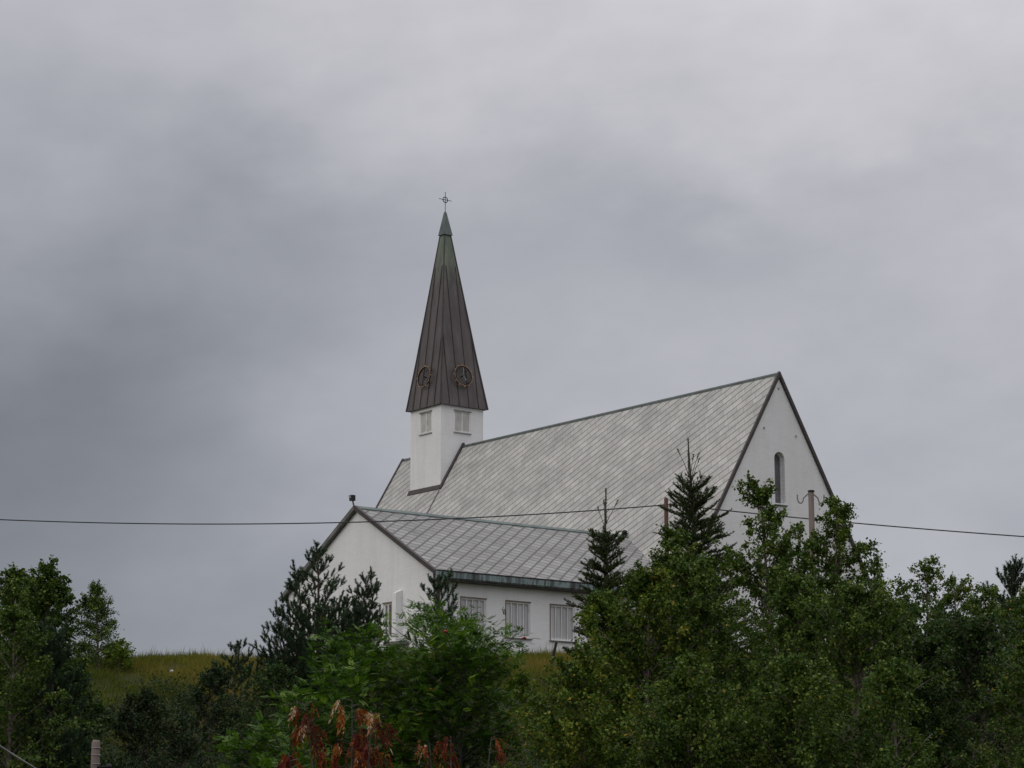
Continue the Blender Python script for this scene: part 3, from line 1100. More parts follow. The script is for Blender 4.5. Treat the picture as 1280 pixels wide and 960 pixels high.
def broadleaf(name, label, cat, seed, px, Y, top_py, width, crown_base=0.12, leaf='leaf_birch', bark='bark_birch',
              n_br=60, twigs=13, leaves=22, leaf_size=0.06, shape=0.62, rise=1.0, droop=0.35, stems=1, group=None, lean=0.0,
              height=None, clump=0.30, bias=0.0, gap=0.12):
    """tree with ascending limbs, twigs and separate leaves; width = crown width in metres"""
    rng = np.random.default_rng(seed)
    x, y, z = spot(px, Y)
    top = at(px, top_py, Y).z if height is None else z + height
    h = top - z
    root = empty(name, (x, y, z - 0.05))
    tag(root, label, cat, group)
    lines, LP, LD = [], [], []
    toff = []
    for s in range(stems):
        hs = h * (1 if s == 0 else rng.uniform(0.68, 0.93))
        sp = 0.0 if stems == 1 else width * 0.22
        a0 = rng.uniform(0, 2 * PI)
        lx, ly = (math.cos(a0) * sp / hs, math.sin(a0) * sp / hs) if s else (0.0, 0.0)
        tr = curve((0.15 * s * math.cos(a0), 0.15 * s * math.sin(a0), 0), (lx * 2.2 + lean, ly * 2.2, 1), hs, 14, (-lx * 1.4 / hs, -ly * 1.4 / hs, 0.05), rng, 0.018)
        tr[:, 2] *= hs / tr[-1, 2]
        r0 = 0.012 * hs + 0.02
        lines.append((tr, np.linspace(r0, 0.008, 14)))
        nb = int(n_br * (1 if s == 0 else 0.7))
        ts = np.sort(crown_base + (1 - crown_base) * rng.random(nb) ** 0.85)
        az_ = np.arange(nb) * 2.399 + rng.normal(0, 0.5, nb)
        for t, a in zip(ts, az_):
            if rng.random() < gap:
                continue
            u = (t - crown_base) / (1 - crown_base)
            prof = (math.sin(PI * min(1, (u * 0.80 + 0.16)) ** shape)) ** 0.8 if u < 0.999 else 0.05
            ln = width * 0.5 * prof * rng.uniform(0.65, 1.22) + 0.16 - 0.12 * u
            if stems > 1:
                ln *= 0.72
            p, _ = sample_line(tr, np.array([t]))
            d = np.array([math.cos(a), math.sin(a), rise * rng.uniform(0.6, 1.4) + u * 0.6])
            br = curve(p[0], d, ln * 1.15, 6, (0, 0, -droop / max(ln, 0.3)), rng, 0.09)
            lines.append((br, np.linspace(0.007 * ln + 0.006, 0.003, 6)))
            nt_ = max(3, int(twigs * (0.35 + ln / (width * 0.5)) * 0.8))
            tt = 0.22 + 0.78 * rng.random(nt_)
            q, dd = sample_line(br, tt)
            td = unit(dd * 0.7 + rng.normal(0, 0.6, (nt_, 3)) + np.array([0, 0, 0.12]))
            tl = rng.uniform(0.12, clump * 1.3, nt_) * (1.15 - 0.4 * tt) * (1.08 - 0.42 * u ** 2)
            nl = leaves
            s_ = rng.random((nt_, nl))
            P = q[:, None, :] + td[:, None, :] * (s_ * tl[:, None])[..., None] + rng.normal(0, clump * 0.13 * (1.08 - 0.38 * u ** 2), (nt_, nl, 3))
            P[..., 2] -= (s_ ** 2) * tl[:, None] * 0.25
            Dl = unit(td)[:, None, :] * 0.4 + rng.normal(0, 0.6, (nt_, nl, 3)) + np.array([0, 0, -0.35])
            LP.append(P.reshape(-1, 3))
            LD.append(Dl.reshape(-1, 3))
            toff.append(np.full(nt_ * nl, rng.normal(0, 0.09)) + np.repeat(rng.normal(0, 0.07, nt_), nl))
    P = np.concatenate(LP)
    D = np.concatenate(LD)
    T = np.concatenate(toff)
    n = len(P)
    keep = P[:, 2] > 0.1
    P, D, T = P[keep], D[keep], T[keep]
    n = len(P)
    N = rng.normal(0, 0.55, (n, 3)) + np.array([0, 0, 0.9])
    L = leaf_size * rng.uniform(0.7, 1.25, n)
    V, F = leaf_quads(rng, P, D, N, L, L * rng.uniform(0.62, 0.85, n))
    tint = np.clip(0.45 + bias + T * 1.2 + rng.normal(0, 0.21, n), 0, 0.92)
    gold = rng.random(n) < 0.012
    tint[gold] = rng.uniform(0.9, 1.0, gold.sum())
    finish(root, lines, V, F, tint, bark, leaf)
    return root


def needle_shoots(rng, A, B, per_m, ln, wd, ang, bare=0.0):
    """needles round straight shoots A->B"""
    d = B - A
    length = np.linalg.norm(d, axis=1)
    cnt = np.maximum(6, (length * per_m)).astype(int)
    idx = np.repeat(np.arange(len(A)), cnt)
    n = len(idx)
    t = bare + (1.0 - bare) * rng.random(n)
    dd = unit(d)[idx]
    r = rng.normal(0, 1, (n, 3))
    rad = unit(r - dd * (r * dd).sum(1, keepdims=True))
    nd = unit(dd * math.cos(ang) + rad * math.sin(ang) + rng.normal(0, 0.12, (n, 3)))
    P = A[idx] + d[idx] * t[:, None]
    L = (ln * rng.uniform(0.75, 1.2, n))[:, None]
    side = unit(np.cross(nd, rng.normal(0, 1, (n, 3)))) * wd * 0.5
    V = np.stack([P - side, P + side, P + nd * L], 1).reshape(-1, 3)
    F = np.arange(n * 3).reshape(-1, 3)
    return V, F, idx


def conifer(name, label, seed, px, Y, top_py, width, kind='pine', stems=None, group=None, whorl=0.42, n_az=5, base=0.08,
            rise=0.5, up=0.9, shoot=0.30, spacing=0.15, needle=0.055, nw=0.010, per_m=190, leader=0.55, height=None, ang=0.85, pw=0.75, dens=1.0):
    rng = np.random.default_rng(seed)
    x, y, z = spot(px, Y)
    top = at(px, top_py, Y).z if height is None else z + height
    h = top - z
    root = empty(name, (x, y, z - 0.05))
    tag(root, label, 'pine tree' if kind == 'pine' else 'spruce tree', group)
    lines, A, B = [], [], []
    for (sx, sy, sh, sw) in (stems or [(0, 0, 1.0, 1.0)]):
        hs = h * sh
        off = np.array([sx, sy, 0.0])
        d0 = np.array([sx, sy, 0]) * 1.3 / max(hs, 0.1) + np.array([0, 0, 1.0])
        tr = curve((0.06 * sx, 0.06 * sy, 0), d0, hs, 12, -np.array([sx, sy, 0]) * 0.9 / hs ** 2, rng, 0.015)
        tr[:, 2] *= hs / tr[-1, 2]
        lines.append((tr, np.linspace(0.015 * hs + 0.015, 0.010, 12)))
        zt = hs - leader
        A.append(tr[-1] - np.array([0, 0, leader * 0.95])); B.append(tr[-1])
        k = 0
        while zt > base * hs:
            u = 1 - zt / hs
            ln = width * 0.5 * sw * (u ** pw) * 1.05 + 0.12
            candle = kind == 'spruce' and hs - zt < leader * 1.02
            n = 4 if candle else n_az + rng.integers(-1, 2)
            a0 = rng.uniform(0, 2 * PI)
            for i in range(n):
                if rng.random() > dens:
                    continue
                a = a0 + 2 * PI * i / n + rng.normal(0, 0.2)
                l_ = ln * rng.uniform(0.7, 1.18)
                p, _ = sample_line(tr, np.array([min(0.999, (zt + rng.normal(0, 0.05)) / hs)]))
                rz = rise * (1.0 - u * 0.7) + 0.1
                if u < 0.2:
                    rz += up * 0.6
                if candle:
                    rz, l_ = rng.uniform(1.8, 2.8), leader * rng.uniform(0.45, 0.75)
                br = curve(p[0], (math.cos(a), math.sin(a), rz), l_, 7, (0, 0, up / max(l_, 0.35) * 0.45), rng, 0.05)
                lines.append((br, np.linspace(0.008 * l_ + 0.005, 0.004, 7)))
                # the end of the branch is a shoot of its own
                A.append(br[-2]); B.append(br[-1] + (br[-1] - br[-2]) * 0.5)
                nsh = 0 if candle else int(l_ / spacing)
                for j in range(nsh):
                    t = (j + 0.5) / nsh
                    if t < 0.18 and l_ > 0.8:
                        continue
                    q, dd = sample_line(br, np.array([t]))
                    sd = np.cross(dd[0], [0, 0, 1.0])
                    sd = sd / (np.linalg.norm(sd) + 1e-6)
                    for sgn in (-1, 1):
                        sl_ = shoot * rng.uniform(0.6, 1.25) * (1.1 - 0.35 * t) * min(1.0, 0.45 + l_ * 0.5)
                        cz = rng.uniform(0.7, 2.0) if kind == 'pine' else up * rng.uniform(0.05, 0.9)
                        e = unit(dd[0] * 0.7 + sd * sgn * rng.uniform(0.3, 0.9) + np.array([0, 0, cz]))
                        A.append(q[0]); B.append(q[0] + e * sl_)
            zt -= (0.32 if candle else whorl) * rng.uniform(0.8, 1.15)
            # in-between shoots on the stem
            for i in range(2):
                a = rng.uniform(0, 2 * PI)
                p, _ = sample_line(tr, np.array([min(0.98, max(0.01, (zt + whorl * rng.random()) / hs))]))
                A.append(p[0]); B.append(p[0] + unit(np.array([math.cos(a), math.sin(a), 0.8])) * shoot * rng.uniform(0.5, 1.0))
    A, B = np.array(A), np.array(B)
    ok = B[:, 2] > 0.05
    A, B = A[ok], B[ok]
    V, F, idx = needle_shoots(rng, A, B, per_m, needle, nw, ang)
    ts = rng.normal(0, 0.13, len(A))
    tint = np.clip(0.5 + ts[idx] + rng.normal(0, 0.2, len(idx)), 0, 1)
    sl = [(np.stack([a, b]), np.array([0.006, 0.004])) for a, b in zip(A, B)]
    finish(root, lines + sl, V, F, tint, 'bark_' + kind, 'needle_' + kind, 4)
    return root


def compound_template(pairs, ln, lw):
    """one pinnate leaf along +x, leaflets to both sides; returns V (n,4,3)"""
    q = []
    rach = ln
    for i in range(pairs):
        s = 0.22 + 0.72 * i / pairs
        for sg in (-1, 1):
            b = np.array([rach * s, 0, 0])
            d = unit(np.array([0.55, sg * 1.0, -0.12]))
            q.append((b, d))
    q.append((np.array([rach * 0.95, 0, 0]), np.array([1.0, 0, -0.1])))
    out_ = []
    for b, d in q:
        L = lw * 3.1
        side = unit(np.cross(d, [0, 0, 1.0]))
        out_.append([b, b + d * L * 0.45 + side * lw * 0.5, b + d * L, b + d * L * 0.45 - side * lw * 0.5])
    return np.array(out_)


def place_compound(rng, T, P, D, N, scale):
    X = unit(D)
    Yv = unit(np.cross(N, X))
    Z = np.cross(X, Yv)
    R = np.stack([X, Yv, Z], 1) * scale[:, None, None]      # rows are axes
    V = np.einsum('qvc,nck->nqvk', T, R) + P[:, None, None, :]
    # droop: the far end of each leaf sinks
    t = T[..., 0] / T[..., 0].max()
    V[..., 2] -= (t[None] ** 2) * (0.05 * scale)[:, None, None]
    n = len(P) * T.shape[0]
    return V.reshape(-1, 3), np.arange(n * 4).reshape(-1, 4), np.repeat(np.arange(len(P)), T.shape[0])


def rowan(name, label, seed, px, Y, top_py, width, n_br=70, per=22, leaf='leaf_rowan', size=0.17, crown_base=0.2, berries=14, stems=3, group=None):
    rng = np.random.default_rng(seed)
    x, y, z = spot(px, Y)
    h = at(px, top_py, Y).z - z
    root = empty(name, (x, y, z - 0.05))
    tag(root, label, 'rowan tree', group)
    lines, LP, LD, tt = [], [], [], []
    ends = []
    for s in range(stems):
        a0 = 2 * PI * s / stems + rng.uniform(0, 1)
        hs = h * (1.0 if s == 0 else rng.uniform(0.78, 0.95))
        k = 0.03 if s == 0 else width * 0.17
        tr = curve((0.1 * math.cos(a0), 0.1 * math.sin(a0), 0), (math.cos(a0) * k * 2 / hs, math.sin(a0) * k * 2 / hs, 1), hs, 12, (0, 0, 0.02), rng, 0.03)
        tr[:, 2] *= hs / tr[-1, 2]
        lines.append((tr, np.linspace(0.05, 0.008, 12)))
        for i in range(n_br // stems):
            t = crown_base + (1 - crown_base) * rng.random() ** 0.8
            u = (t - crown_base) / (1 - crown_base)
            prof = math.sqrt(max(0.10, 1 - (abs(u - 0.42) / 0.60) ** 2.6))
            ln = width * 0.40 * prof * rng.uniform(0.6, 1.15) + 0.15
            a = i * 2.399 + rng.normal(0, 0.5)
            p, _ = sample_line(tr, np.array([min(t, 0.99)]))
            br = curve(p[0], (math.cos(a), math.sin(a), rng.uniform(0.5, 1.2)), ln, 6, (0, 0, -0.12), rng, 0.08)
            lines.append((br, np.linspace(0.012, 0.004, 6)))
            ends.append(br[-1])
            m = max(5, int(per * (0.3 + prof)))
            t2 = 1 - 0.8 * rng.random(m) ** 1.3
            q, dd = sample_line(br, t2)
            jit = rng.normal(0, 1, (m, 3)) * np.array([0.12, 0.12, 0.09])
            LP.append(q + jit)
            LD.append(dd * 0.5 + rng.normal(0, 0.7, (m, 3)) * np.array([1, 1, 0.3]) + np.array([0, 0, -0.05]))
            tt.append(np.full(m, rng.normal(0, 0.10)))
    P, D, T0 = np.concatenate(LP), np.concatenate(LD), np.concatenate(tt)
    n = len(P)
    N = rng.normal(0, 0.26, (n, 3)) + np.array([0, 0, 1.0])
    T = compound_template(6, 1.0, 0.135)
    V, F, idx = place_compound(rng, T, P, D, N, size * rng.uniform(0.7, 1.2, n))
    tint = np.clip(0.5 + T0[idx] + rng.normal(0, 0.2, n)[idx] + rng.normal(0, 0.08, len(idx)), 0, 1)
    finish(root, lines, V, F, tint, 'bark_rowan', leaf)
    if berries:
        pick = rng.choice(len(ends), berries, replace=False)
        for e in pick:
            bm = bmesh.new()
            bmesh.ops.create_icosphere(bm, subdivisions=3, radius=1.0)
            for v in bm.verts:
                d_ = v.co.normalized()
                k = 1 + 0.16 * math.sin(d_.x * 11 + 1) * math.sin(d_.y * 11) * math.sin(d_.z * 9 + 2)
                v.co = Vector((d_.x * 0.040, d_.y * 0.040, d_.z * 0.026)) * k
            me = bpy.data.meshes.new('berry_cluster')
            bm.to_mesh(me)
            bm.free()
            o = link_mesh('berry_cluster', me, M['berry'], root)
            o.location = Vector(ends[e] + np.array([0, 0, 0.04]))
    return root


def wilted(name, label, seed, px, Y, top_py, stems, group=None, leaf='leaf_red', fill=50):
    """sapling whose red and orange leaves hang in tassels; stems: list of (dx, height factor)"""
    rng = np.random.default_rng(seed)
    x, y, z = spot(px, Y)
    h = at(px, top_py, Y).z - z
    root = empty(name, (x, y, z - 0.05))
    tag(root, label, 'sapling', group)
    lines, LP, LD, tt = [], [], [], []
    for (ddx, ddy, hf) in stems:
        hs = h * hf
        tr = curve((0.05 * ddx, 0.05 * ddy, 0), (ddx * 1.1 / hs, ddy * 1.1 / hs, 1), hs, 12, (0, 0, 0.01), rng, 0.012)
        tr[:, 2] *= hs / tr[-1, 2]
        lines.append((tr, np.linspace(0.022, 0.004, 12)))
        m = int(fill * min(1.0, hf))
        t = 1 - 0.5 * rng.random(m)
        t[0] = 0.995
        for ti in t:
            q, dd = sample_line(tr, np.array([ti]))
            a = rng.uniform(0, 2 * PI)
            ln = rng.uniform(0.04, 0.13) + (1 - ti) * 0.22
            br = curve(q[0], (math.cos(a), math.sin(a), 0.5), ln, 5, (0, 0, -5), rng, 0.05)
            lines.append((br, np.linspace(0.004, 0.002, 5)))
            k = rng.integers(2, 5)
            e = np.repeat(br[-1:], k, 0) + rng.normal(0, 0.02, (k, 3))
            LP.append(e)
            LD.append(np.stack([rng.normal(math.cos(a) * 0.25, 0.25, k), rng.normal(math.sin(a) * 0.25, 0.25, k), np.full(k, -1.0)], 1))
            tt.append(np.full(k, rng.normal(0, 0.22)))
    P, D, T0 = np.concatenate(LP), np.concatenate(LD), np.concatenate(tt)
    n = len(P)
    N = rng.normal(0, 1, (n, 3))
    T = compound_template(5, 1.0, 0.13)
    T[..., 1] *= 0.45                                        # leaflets folded along the stalk
    V, F, idx = place_compound(rng, T, P, D, N, 0.17 * rng.uniform(0.6, 1.4, n))
    V = V + rng.normal(0, 0.004, V.shape)
    tint = np.clip(0.36 + T0[idx] * 1.3 + rng.normal(0, 0.19, len(idx)), 0, 1)
    finish(root, lines, V, F, tint, 'bark_rowan', leaf)
    return root


# ------------------------------------------------------------------ trees on the hillside
PINE = dict(kind='pine', needle=0.078, nw=0.017, per_m=300, ang=0.78, shoot=0.40)
conifer('pine_tree', 'broad dark pine with several leaders in front of the annex gable', 11, 398, 67, 676, 4.8,
        stems=[(0, 0, 1.0, 0.85), (1.75, -0.3, 0.86, 0.55), (-0.75, 0.4, 0.86, 0.6), (-1.6, -0.4, 0.66, 0.65), (2.15, 0.3, 0.80, 0.45), (-2.5, 0.2, 0.42, 0.6), (0.9, 0.8, 0.70, 0.7), (0.3, -0.9, 0.62, 0.8), (1.3, -0.7, 0.6, 0.7), (2.45, -0.2, 0.64, 0.55), (2.7, 0.2, 0.5, 0.6)],
        spacing=0.24, **PINE)
conifer('young_pine', 'little pine at the left foot of the broad dark pine', 15, 296, 67, 803, 1.9, whorl=0.35, leader=0.4, n_az=5, spacing=0.22, pw=0.5, **PINE)
conifer('young_pine', 'young pine whose upturned shoots stand before the annex corner', 12, 546, 60, 716, 2.6, whorl=0.45, leader=0.5, n_az=5, spacing=0.22, pw=0.45, **PINE)
conifer('pine_tree', 'dense pine behind the birch tops at the right edge', 13, 1256, 60, 699, 3.2, up=1.2, pw=0.62, n_az=7, whorl=0.36, **PINE)
SPRUCE = dict(kind='spruce', needle=0.042, nw=0.014, per_m=330, ang=0.9, n_az=7)
conifer('spruce_tree', 'slender spruce with a bare leader before the annex roof end', 21, 752, 47, 606, 2.6, whorl=0.19, leader=0.80,
        shoot=0.28, spacing=0.085, up=0.45, rise=0.25, pw=0.76, dens=0.97, **SPRUCE)
conifer('spruce_tree', 'tall dark spruce rising before the nave roof beside the church gable', 22, 877, 50, 543, 3.9, whorl=0.18, leader=0.95,
        shoot=0.32, spacing=0.09, up=0.45, rise=0.25, pw=0.80, dens=0.97, **SPRUCE)

# left edge
broadleaf('leafy_tree', 'rounded leafy tree at the left edge, cut by the frame', 'tree', 31, 2, 56, 716, 3.6, leaf='leaf_birch', leaf_size=0.08, shape=1.0, rise=0.8, n_br=120, twigs=13, leaves=18, stems=2)
broadleaf('leafy_tree', 'dark leafy tree left of the slim ridge birch', 'tree', 32, 60, 54, 716, 2.5, leaf='leaf_birch', leaf_size=0.08, n_br=130, twigs=14, leaves=20, shape=0.95, rise=0.8, bias=-0.12)
conifer('pine_tree', 'dark bushy pine low at the left, below the leafy trees', 14, 74, 50, 778, 2.5, pw=0.5, n_az=7, base=0.02, **PINE)
broadleaf('slim_birch', 'slim young birch standing alone on the grassy crest', 'birch tree', 33, 123, 76, 730, 1.55, leaf='leaf_birch', leaf_size=0.06, n_br=120, twigs=11, leaves=14, crown_base=0.01, rise=0.45, shape=0.42, droop=0.5, gap=0.06)
broadleaf('light_bush', 'light green bush at the foot of the slim ridge birch', 'bush', 34, 150, 75, 803, 0.8, leaf='leaf_lime', leaf_size=0.08, n_br=30, twigs=8, leaves=12, crown_base=0.05)

broadleaf('shrub', 'dense green shrub under the leafy trees at the left edge', 'shrub', 86, 18, 49, 772, 3.4, leaf='leaf_birch', leaf_size=0.075, n_br=110, twigs=12, leaves=18, crown_base=0.02)
broadleaf('shrub', 'dark shrub between the left pine and the open slope', 'shrub', 87, 92, 53, 838, 2.2, leaf='leaf_dull', leaf_size=0.075, n_br=80, twigs=12, leaves=18, crown_base=0.02)

# rowans in the middle
rowan('rowan_tree', 'bright green rowan with a few red berries, in front of the annex', 41, 570, 40, 790, 4.2, n_br=260, per=34)
rowan('rowan_tree', 'lower bright green rowan beside the red sapling', 42, 428, 37, 852, 2.0, n_br=120, per=30, berries=3)
rowan('rowan_tree', 'low green rowan bush left of the red sapling, at the bottom edge', 43, 350, 33, 905, 1.5, n_br=80, per=26, berries=2)
wilted('red_sapling', 'sapling of hanging red and orange leaves in front of the rowan', 44, 437, 23, 868, [(0, 0, 1.0), (-0.46, 0.1, 0.985), (0.28, -0.05, 0.96), (-0.22, 0.2, 0.86), (0.12, 0.2, 0.87), (-0.6, -0.1, 0.83)])
wilted('red_sapling', 'thin bare sapling with few red leaves, right of the fuller red one', 45, 565, 24, 915, [(0, 0, 1.0), (0.45, 0.1, 1.0), (-0.25, 0.1, 0.98)], fill=8)

# the birch wood at the right
B = 'birch tree'
broadleaf('birch_tree', 'oval dense birch in front of the reddish pole', B, 51, 830, 45, 672, 3.3, n_br=110, twigs=16, leaves=24, leaf_size=0.062)
broadleaf('birch_tree', 'pointed birch between the dark spruce and the grey pole', B, 52, 968, 44, 604, 3.4, n_br=110, twigs=16, leaves=24, leaf_size=0.066)
broadleaf('birch_tree', 'tall full birch just right of the grey pole', B, 53, 1056, 46, 636, 4.1, n_br=120, twigs=16, leaves=24, leaf_size=0.066)
broadleaf('birch_tree', 'small birch top just left of the grey pole', B, 54, 998, 45.5, 664, 2.6, n_br=80, twigs=12, leaves=18, leaf_size=0.066)
broadleaf('birch_tree', 'open-topped birch right of the tall full one, against the sky', B, 55, 1121, 50, 704, 3.1, n_br=80, twigs=12, leaves=18, leaf_size=0.064, gap=0.2)
broadleaf('birch_tree', 'twiggy birch midway between the grey pole and the right-hand pine', B, 56, 1158, 52, 707, 2.9, n_br=80, twigs=12, leaves=18, leaf_size=0.064, gap=0.2)
broadleaf('birch_tree', 'thin-tipped birch left of the right-hand pine', B, 57, 1192, 50, 716, 2.7, n_br=80, twigs=12, leaves=18, leaf_size=0.064, gap=0.2)
broadleaf('birch_tree', 'low birch directly before the right-hand pine', B, 58, 1228, 47, 748, 3.2, n_br=90, twigs=12, leaves=18, leaf_size=0.064)
broadleaf('birch_tree', 'birch cut by the right edge of the picture', B, 59, 1292, 44, 752, 3.2, n_br=90, twigs=12, leaves=18, leaf_size=0.066, leaf='leaf_birch_gold')
broadleaf('birch_tree', 'yellowish birch in front of the slender spruce', B, 60, 762, 39, 748, 2.6, leaf='leaf_birch_gold', n_br=110, twigs=16, leaves=23, leaf_size=0.06)
broadleaf('birch_tree', 'wide birch with turning leaves below the oval birch', B, 61, 800, 38, 722, 3.2, leaf='leaf_birch_gold', n_br=120, twigs=16, leaves=23, leaf_size=0.06)
broadleaf('birch_tree', 'leafy birch below the dark spruce', B, 62, 900, 39, 700, 3.2, n_br=120, twigs=16, leaves=23, leaf_size=0.06)
broadleaf('birch_tree', 'leafy birch below the pointed birch', B, 63, 976, 38, 732, 3.0, n_br=120, twigs=16, leaves=23, leaf_size=0.06)
broadleaf('birch_tree', 'birch with its pale stem showing, below the tall full birch', B, 64, 1066, 37, 742, 3.0, n_br=100, twigs=13, leaves=18, leaf_size=0.06, crown_base=0.4)
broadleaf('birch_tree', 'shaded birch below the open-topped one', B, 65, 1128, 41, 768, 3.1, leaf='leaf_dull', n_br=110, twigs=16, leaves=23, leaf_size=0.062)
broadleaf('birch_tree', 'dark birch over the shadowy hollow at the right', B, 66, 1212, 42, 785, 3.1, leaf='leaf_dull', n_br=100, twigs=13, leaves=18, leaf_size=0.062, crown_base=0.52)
broadleaf('birch_tree', 'low leafy birch in the lower right corner', B, 67, 1278, 37, 815, 2.6, n_br=90, twigs=13, leaves=18, leaf_size=0.06)
broadleaf('birch_tree', 'low bright birch at the bottom edge, right of the rowan', B, 68, 712, 33, 822, 2.4, leaf='leaf_birch_gold', n_br=90, twigs=15, leaves=22, leaf_size=0.055)
broadleaf('birch_tree', 'low bright birch at the bottom edge, below the dark spruce', B, 69, 862, 32, 830, 2.5, n_br=100, twigs=15, leaves=22, leaf_size=0.055)
broadleaf('birch_tree', 'low birch at the bottom edge, left of the pale birch stem', B, 70, 985, 32, 835, 2.4, n_br=100, twigs=15, leaves=22, leaf_size=0.055)
broadleaf('birch_tree', 'low birch at the bottom edge, right of the pale birch stem', B, 71, 1112, 32, 838, 2.0, n_br=80, twigs=15, leaves=22, leaf_size=0.055)

# shrubs that stand out on the open slope
broadleaf('shrub', 'blue-green shrub low on the slope, left of the big pine', 'shrub', 81, 265, 63, 838, 1.8, leaf='leaf_scrub', leaf_size=0.075, n_br=50, twigs=10, leaves=16, crown_base=0.02)
broadleaf('shrub', 'grey-green shrub in the middle of the dark slope', 'shrub', 82, 185, 58, 872, 2.2, leaf='leaf_scrub', leaf_size=0.075, n_br=60, twigs=10, leaves=16, crown_base=0.02, bias=0.12)
broadleaf('shrub', 'dark shrub under the big pine', 'shrub', 83, 345, 58, 838, 2.6, leaf='leaf_dull', leaf_size=0.075, n_br=70, twigs=10, leaves=16, crown_base=0.02)
broadleaf('shrub', 'shrub at the bottom edge, right of the weathered post', 'shrub', 84, 238, 50, 905, 2.4, leaf='leaf_scrub', leaf_size=0.07, n_br=60, twigs=10, leaves=16, crown_base=0.02, bias=0.08)
broadleaf('shrub', 'reddish-tinged low shrub on the crest, right of the rowan', 'shrub', 85, 655, 62, 848, 1.5, leaf='leaf_birch_gold', leaf_size=0.075, n_br=50, twigs=9, leaves=14, crown_base=0.02)


# ------------------------------------------------------------------ undergrowth and grass (nobody could count them)
def undergrowth():
    rng = np.random.default_rng(5)
    Ps, Ds, T = [], [], []
    for _ in range(760):
        y = rng.uniform(44, 72)
        x = rng.uniform(-15.5, 14.0) * y / 60
        if x > 2 * y / 60 and rng.random() < 0.45:
            continue
        if y > 68 and rng.random() < 0.6:
            continue
        r = rng.uniform(0.35, 1.0)
        hh = r * rng.uniform(0.8, 1.6) * (0.6 if y > 66 else 1.0)
        n = int(420 * r)
        d = unit(rng.normal(0, 1, (n, 3)))
        rad = rng.random(n) ** 0.45
        p = d * rad[:, None] * np.array([r, r, hh * 0.6])
        p[:, 2] += hh * 0.5
        p += np.array([x, y, 0])
        p += np.array([0.12, 0.12, 0.10]) * np.round(rng.normal(0, 0.9, (n, 3)))
        p[:, 2] += hgt(p[:, 0], p[:, 1])
        Ps.append(p)
        Ds.append(rng.normal(0, 0.7, (n, 3)) + np.array([0, 0, -0.1]))
        T.append(np.full(n, rng.normal(0, 0.14)))
    P, D, T = np.concatenate(Ps), np.concatenate(Ds), np.concatenate(T)
    n = len(P)
    N = rng.normal(0, 0.6, (n, 3)) + np.array([0, 0, 0.8])
    L = 0.085 * rng.uniform(0.6, 1.3, n)
    V, F = leaf_quads(rng, P, D, N, L, L * 0.6)
    tint = np.clip(0.45 + T + rng.normal(0, 0.18, n), 0, 1)
    o = link_mesh('undergrowth', tri_mesh('undergrowth', V, F, tint), M['leaf_scrub'])
    tag(o, 'tangled dark undergrowth covering the slope below the grassy crest', 'undergrowth', kind='stuff')


def grass():
    rng = np.random.default_rng(6)
    n = 150000
    y = 63 + 19 * rng.random(n) ** 0.8
    x = rng.uniform(-15.0, 8.0, n) * y / 60
    # tussocks
    cl = np.sin(x * 2.3 + np.sin(y * 1.9)) * np.sin(y * 2.7 + x * 0.7) * 0.5 + 0.5
    z = hgt(x, y)
    L = rng.uniform(0.10, 0.30, n) * (0.6 + 0.7 * cl)
    L *= np.where(rng.random(n) < 0.25, 1.5, 1.0)
    tall = rng.random(n) < 0.006
    L[tall] *= 2.0
    P = np.stack([x, y, z - 0.02], 1)
    d = np.stack([rng.normal(0.1, 0.35, n), rng.normal(0, 0.35, n), np.ones(n)], 1)
    d = unit(d)
    side = unit(np.cross(d, rng.normal(0, 1, (n, 3)))) * 0.011
    V = np.stack([P - side, P + side, P + d * L[:, None]], 1).reshape(-1, 3)
    F = np.arange(n * 3).reshape(-1, 3)
    patch = 0.52 + 0.32 * np.sin(x * 0.55 + 0.8 * np.sin(y * 0.6)) + 0.15 * np.sin(x * 1.4 + y)
    tint = np.clip(patch * 0.75 + rng.normal(0, 0.18, n), 0, 1)
    o = link_mesh('grass', tri_mesh('grass', V, F, tint), M['grass'])
    tag(o, 'dry yellow-green grass along the crest of the slope', 'grass', kind='stuff')


undergrowth()
grass()


# ------------------------------------------------------------------ poles, wires and small things
def pole(name, label, px, Y, top_py, r, mat, group):
    p = at(px, top_py, Y)
    g = float(hgt(p.x, Y))
    root = empty(name, (p.x, Y, g))
    tag(root, label, 'pole', group)
    h = p.z - g
    mb = MB()
    zs_ = [-0.3, h * 0.33, h * 0.66, h - 0.03, h]
    mb.tube([(0.004 * i, 0, z) for i, z in enumerate(zs_)], [r * 1.25, r * 1.15, r * 1.05, r, r * 0.7], 12)
    mb.build('shaft', M[mat], root, smooth=True)
    return root, h


def hook(side, h, r):
    """a J-shaped iron hook beside the pole"""
    pts = [(side * r * 0.9, -0.02, h), (side * (r + 0.10), -0.02, h - 0.10)]
    for a in np.linspace(0.2, PI, 8):
        pts.append((side * (r + 0.165 - 0.065 * math.cos(a)), -0.02, h - 0.10 - 0.11 * math.sin(a)))
    pts.append((side * (r + 0.232), -0.02, h - 0.02))
    mb = MB()
    mb.tube(pts, 0.013, 6)
    return mb


pa, ha = pole('utility_pole', 'reddish wooden pole with one insulator before the nave roof', 832, 60, 622, 0.055, 'pole_red', 'wooden poles')
mb = MB()
mb.tube([(0.03, -0.03, ha - 0.33), (0.12, -0.03, ha - 0.31), (0.125, -0.03, ha - 0.24)], 0.012, 6)
br = mb.build('bracket', M['iron'], pa)
mb = MB()
mb.tube([(0.125, -0.03, ha - 0.27), (0.125, -0.03, ha - 0.22), (0.125, -0.03, ha - 0.19), (0.125, -0.03, ha - 0.15)], [0.035, 0.03, 0.04, 0.02], 8)
mb.build('insulator', M['ceramic'], br, smooth=True)

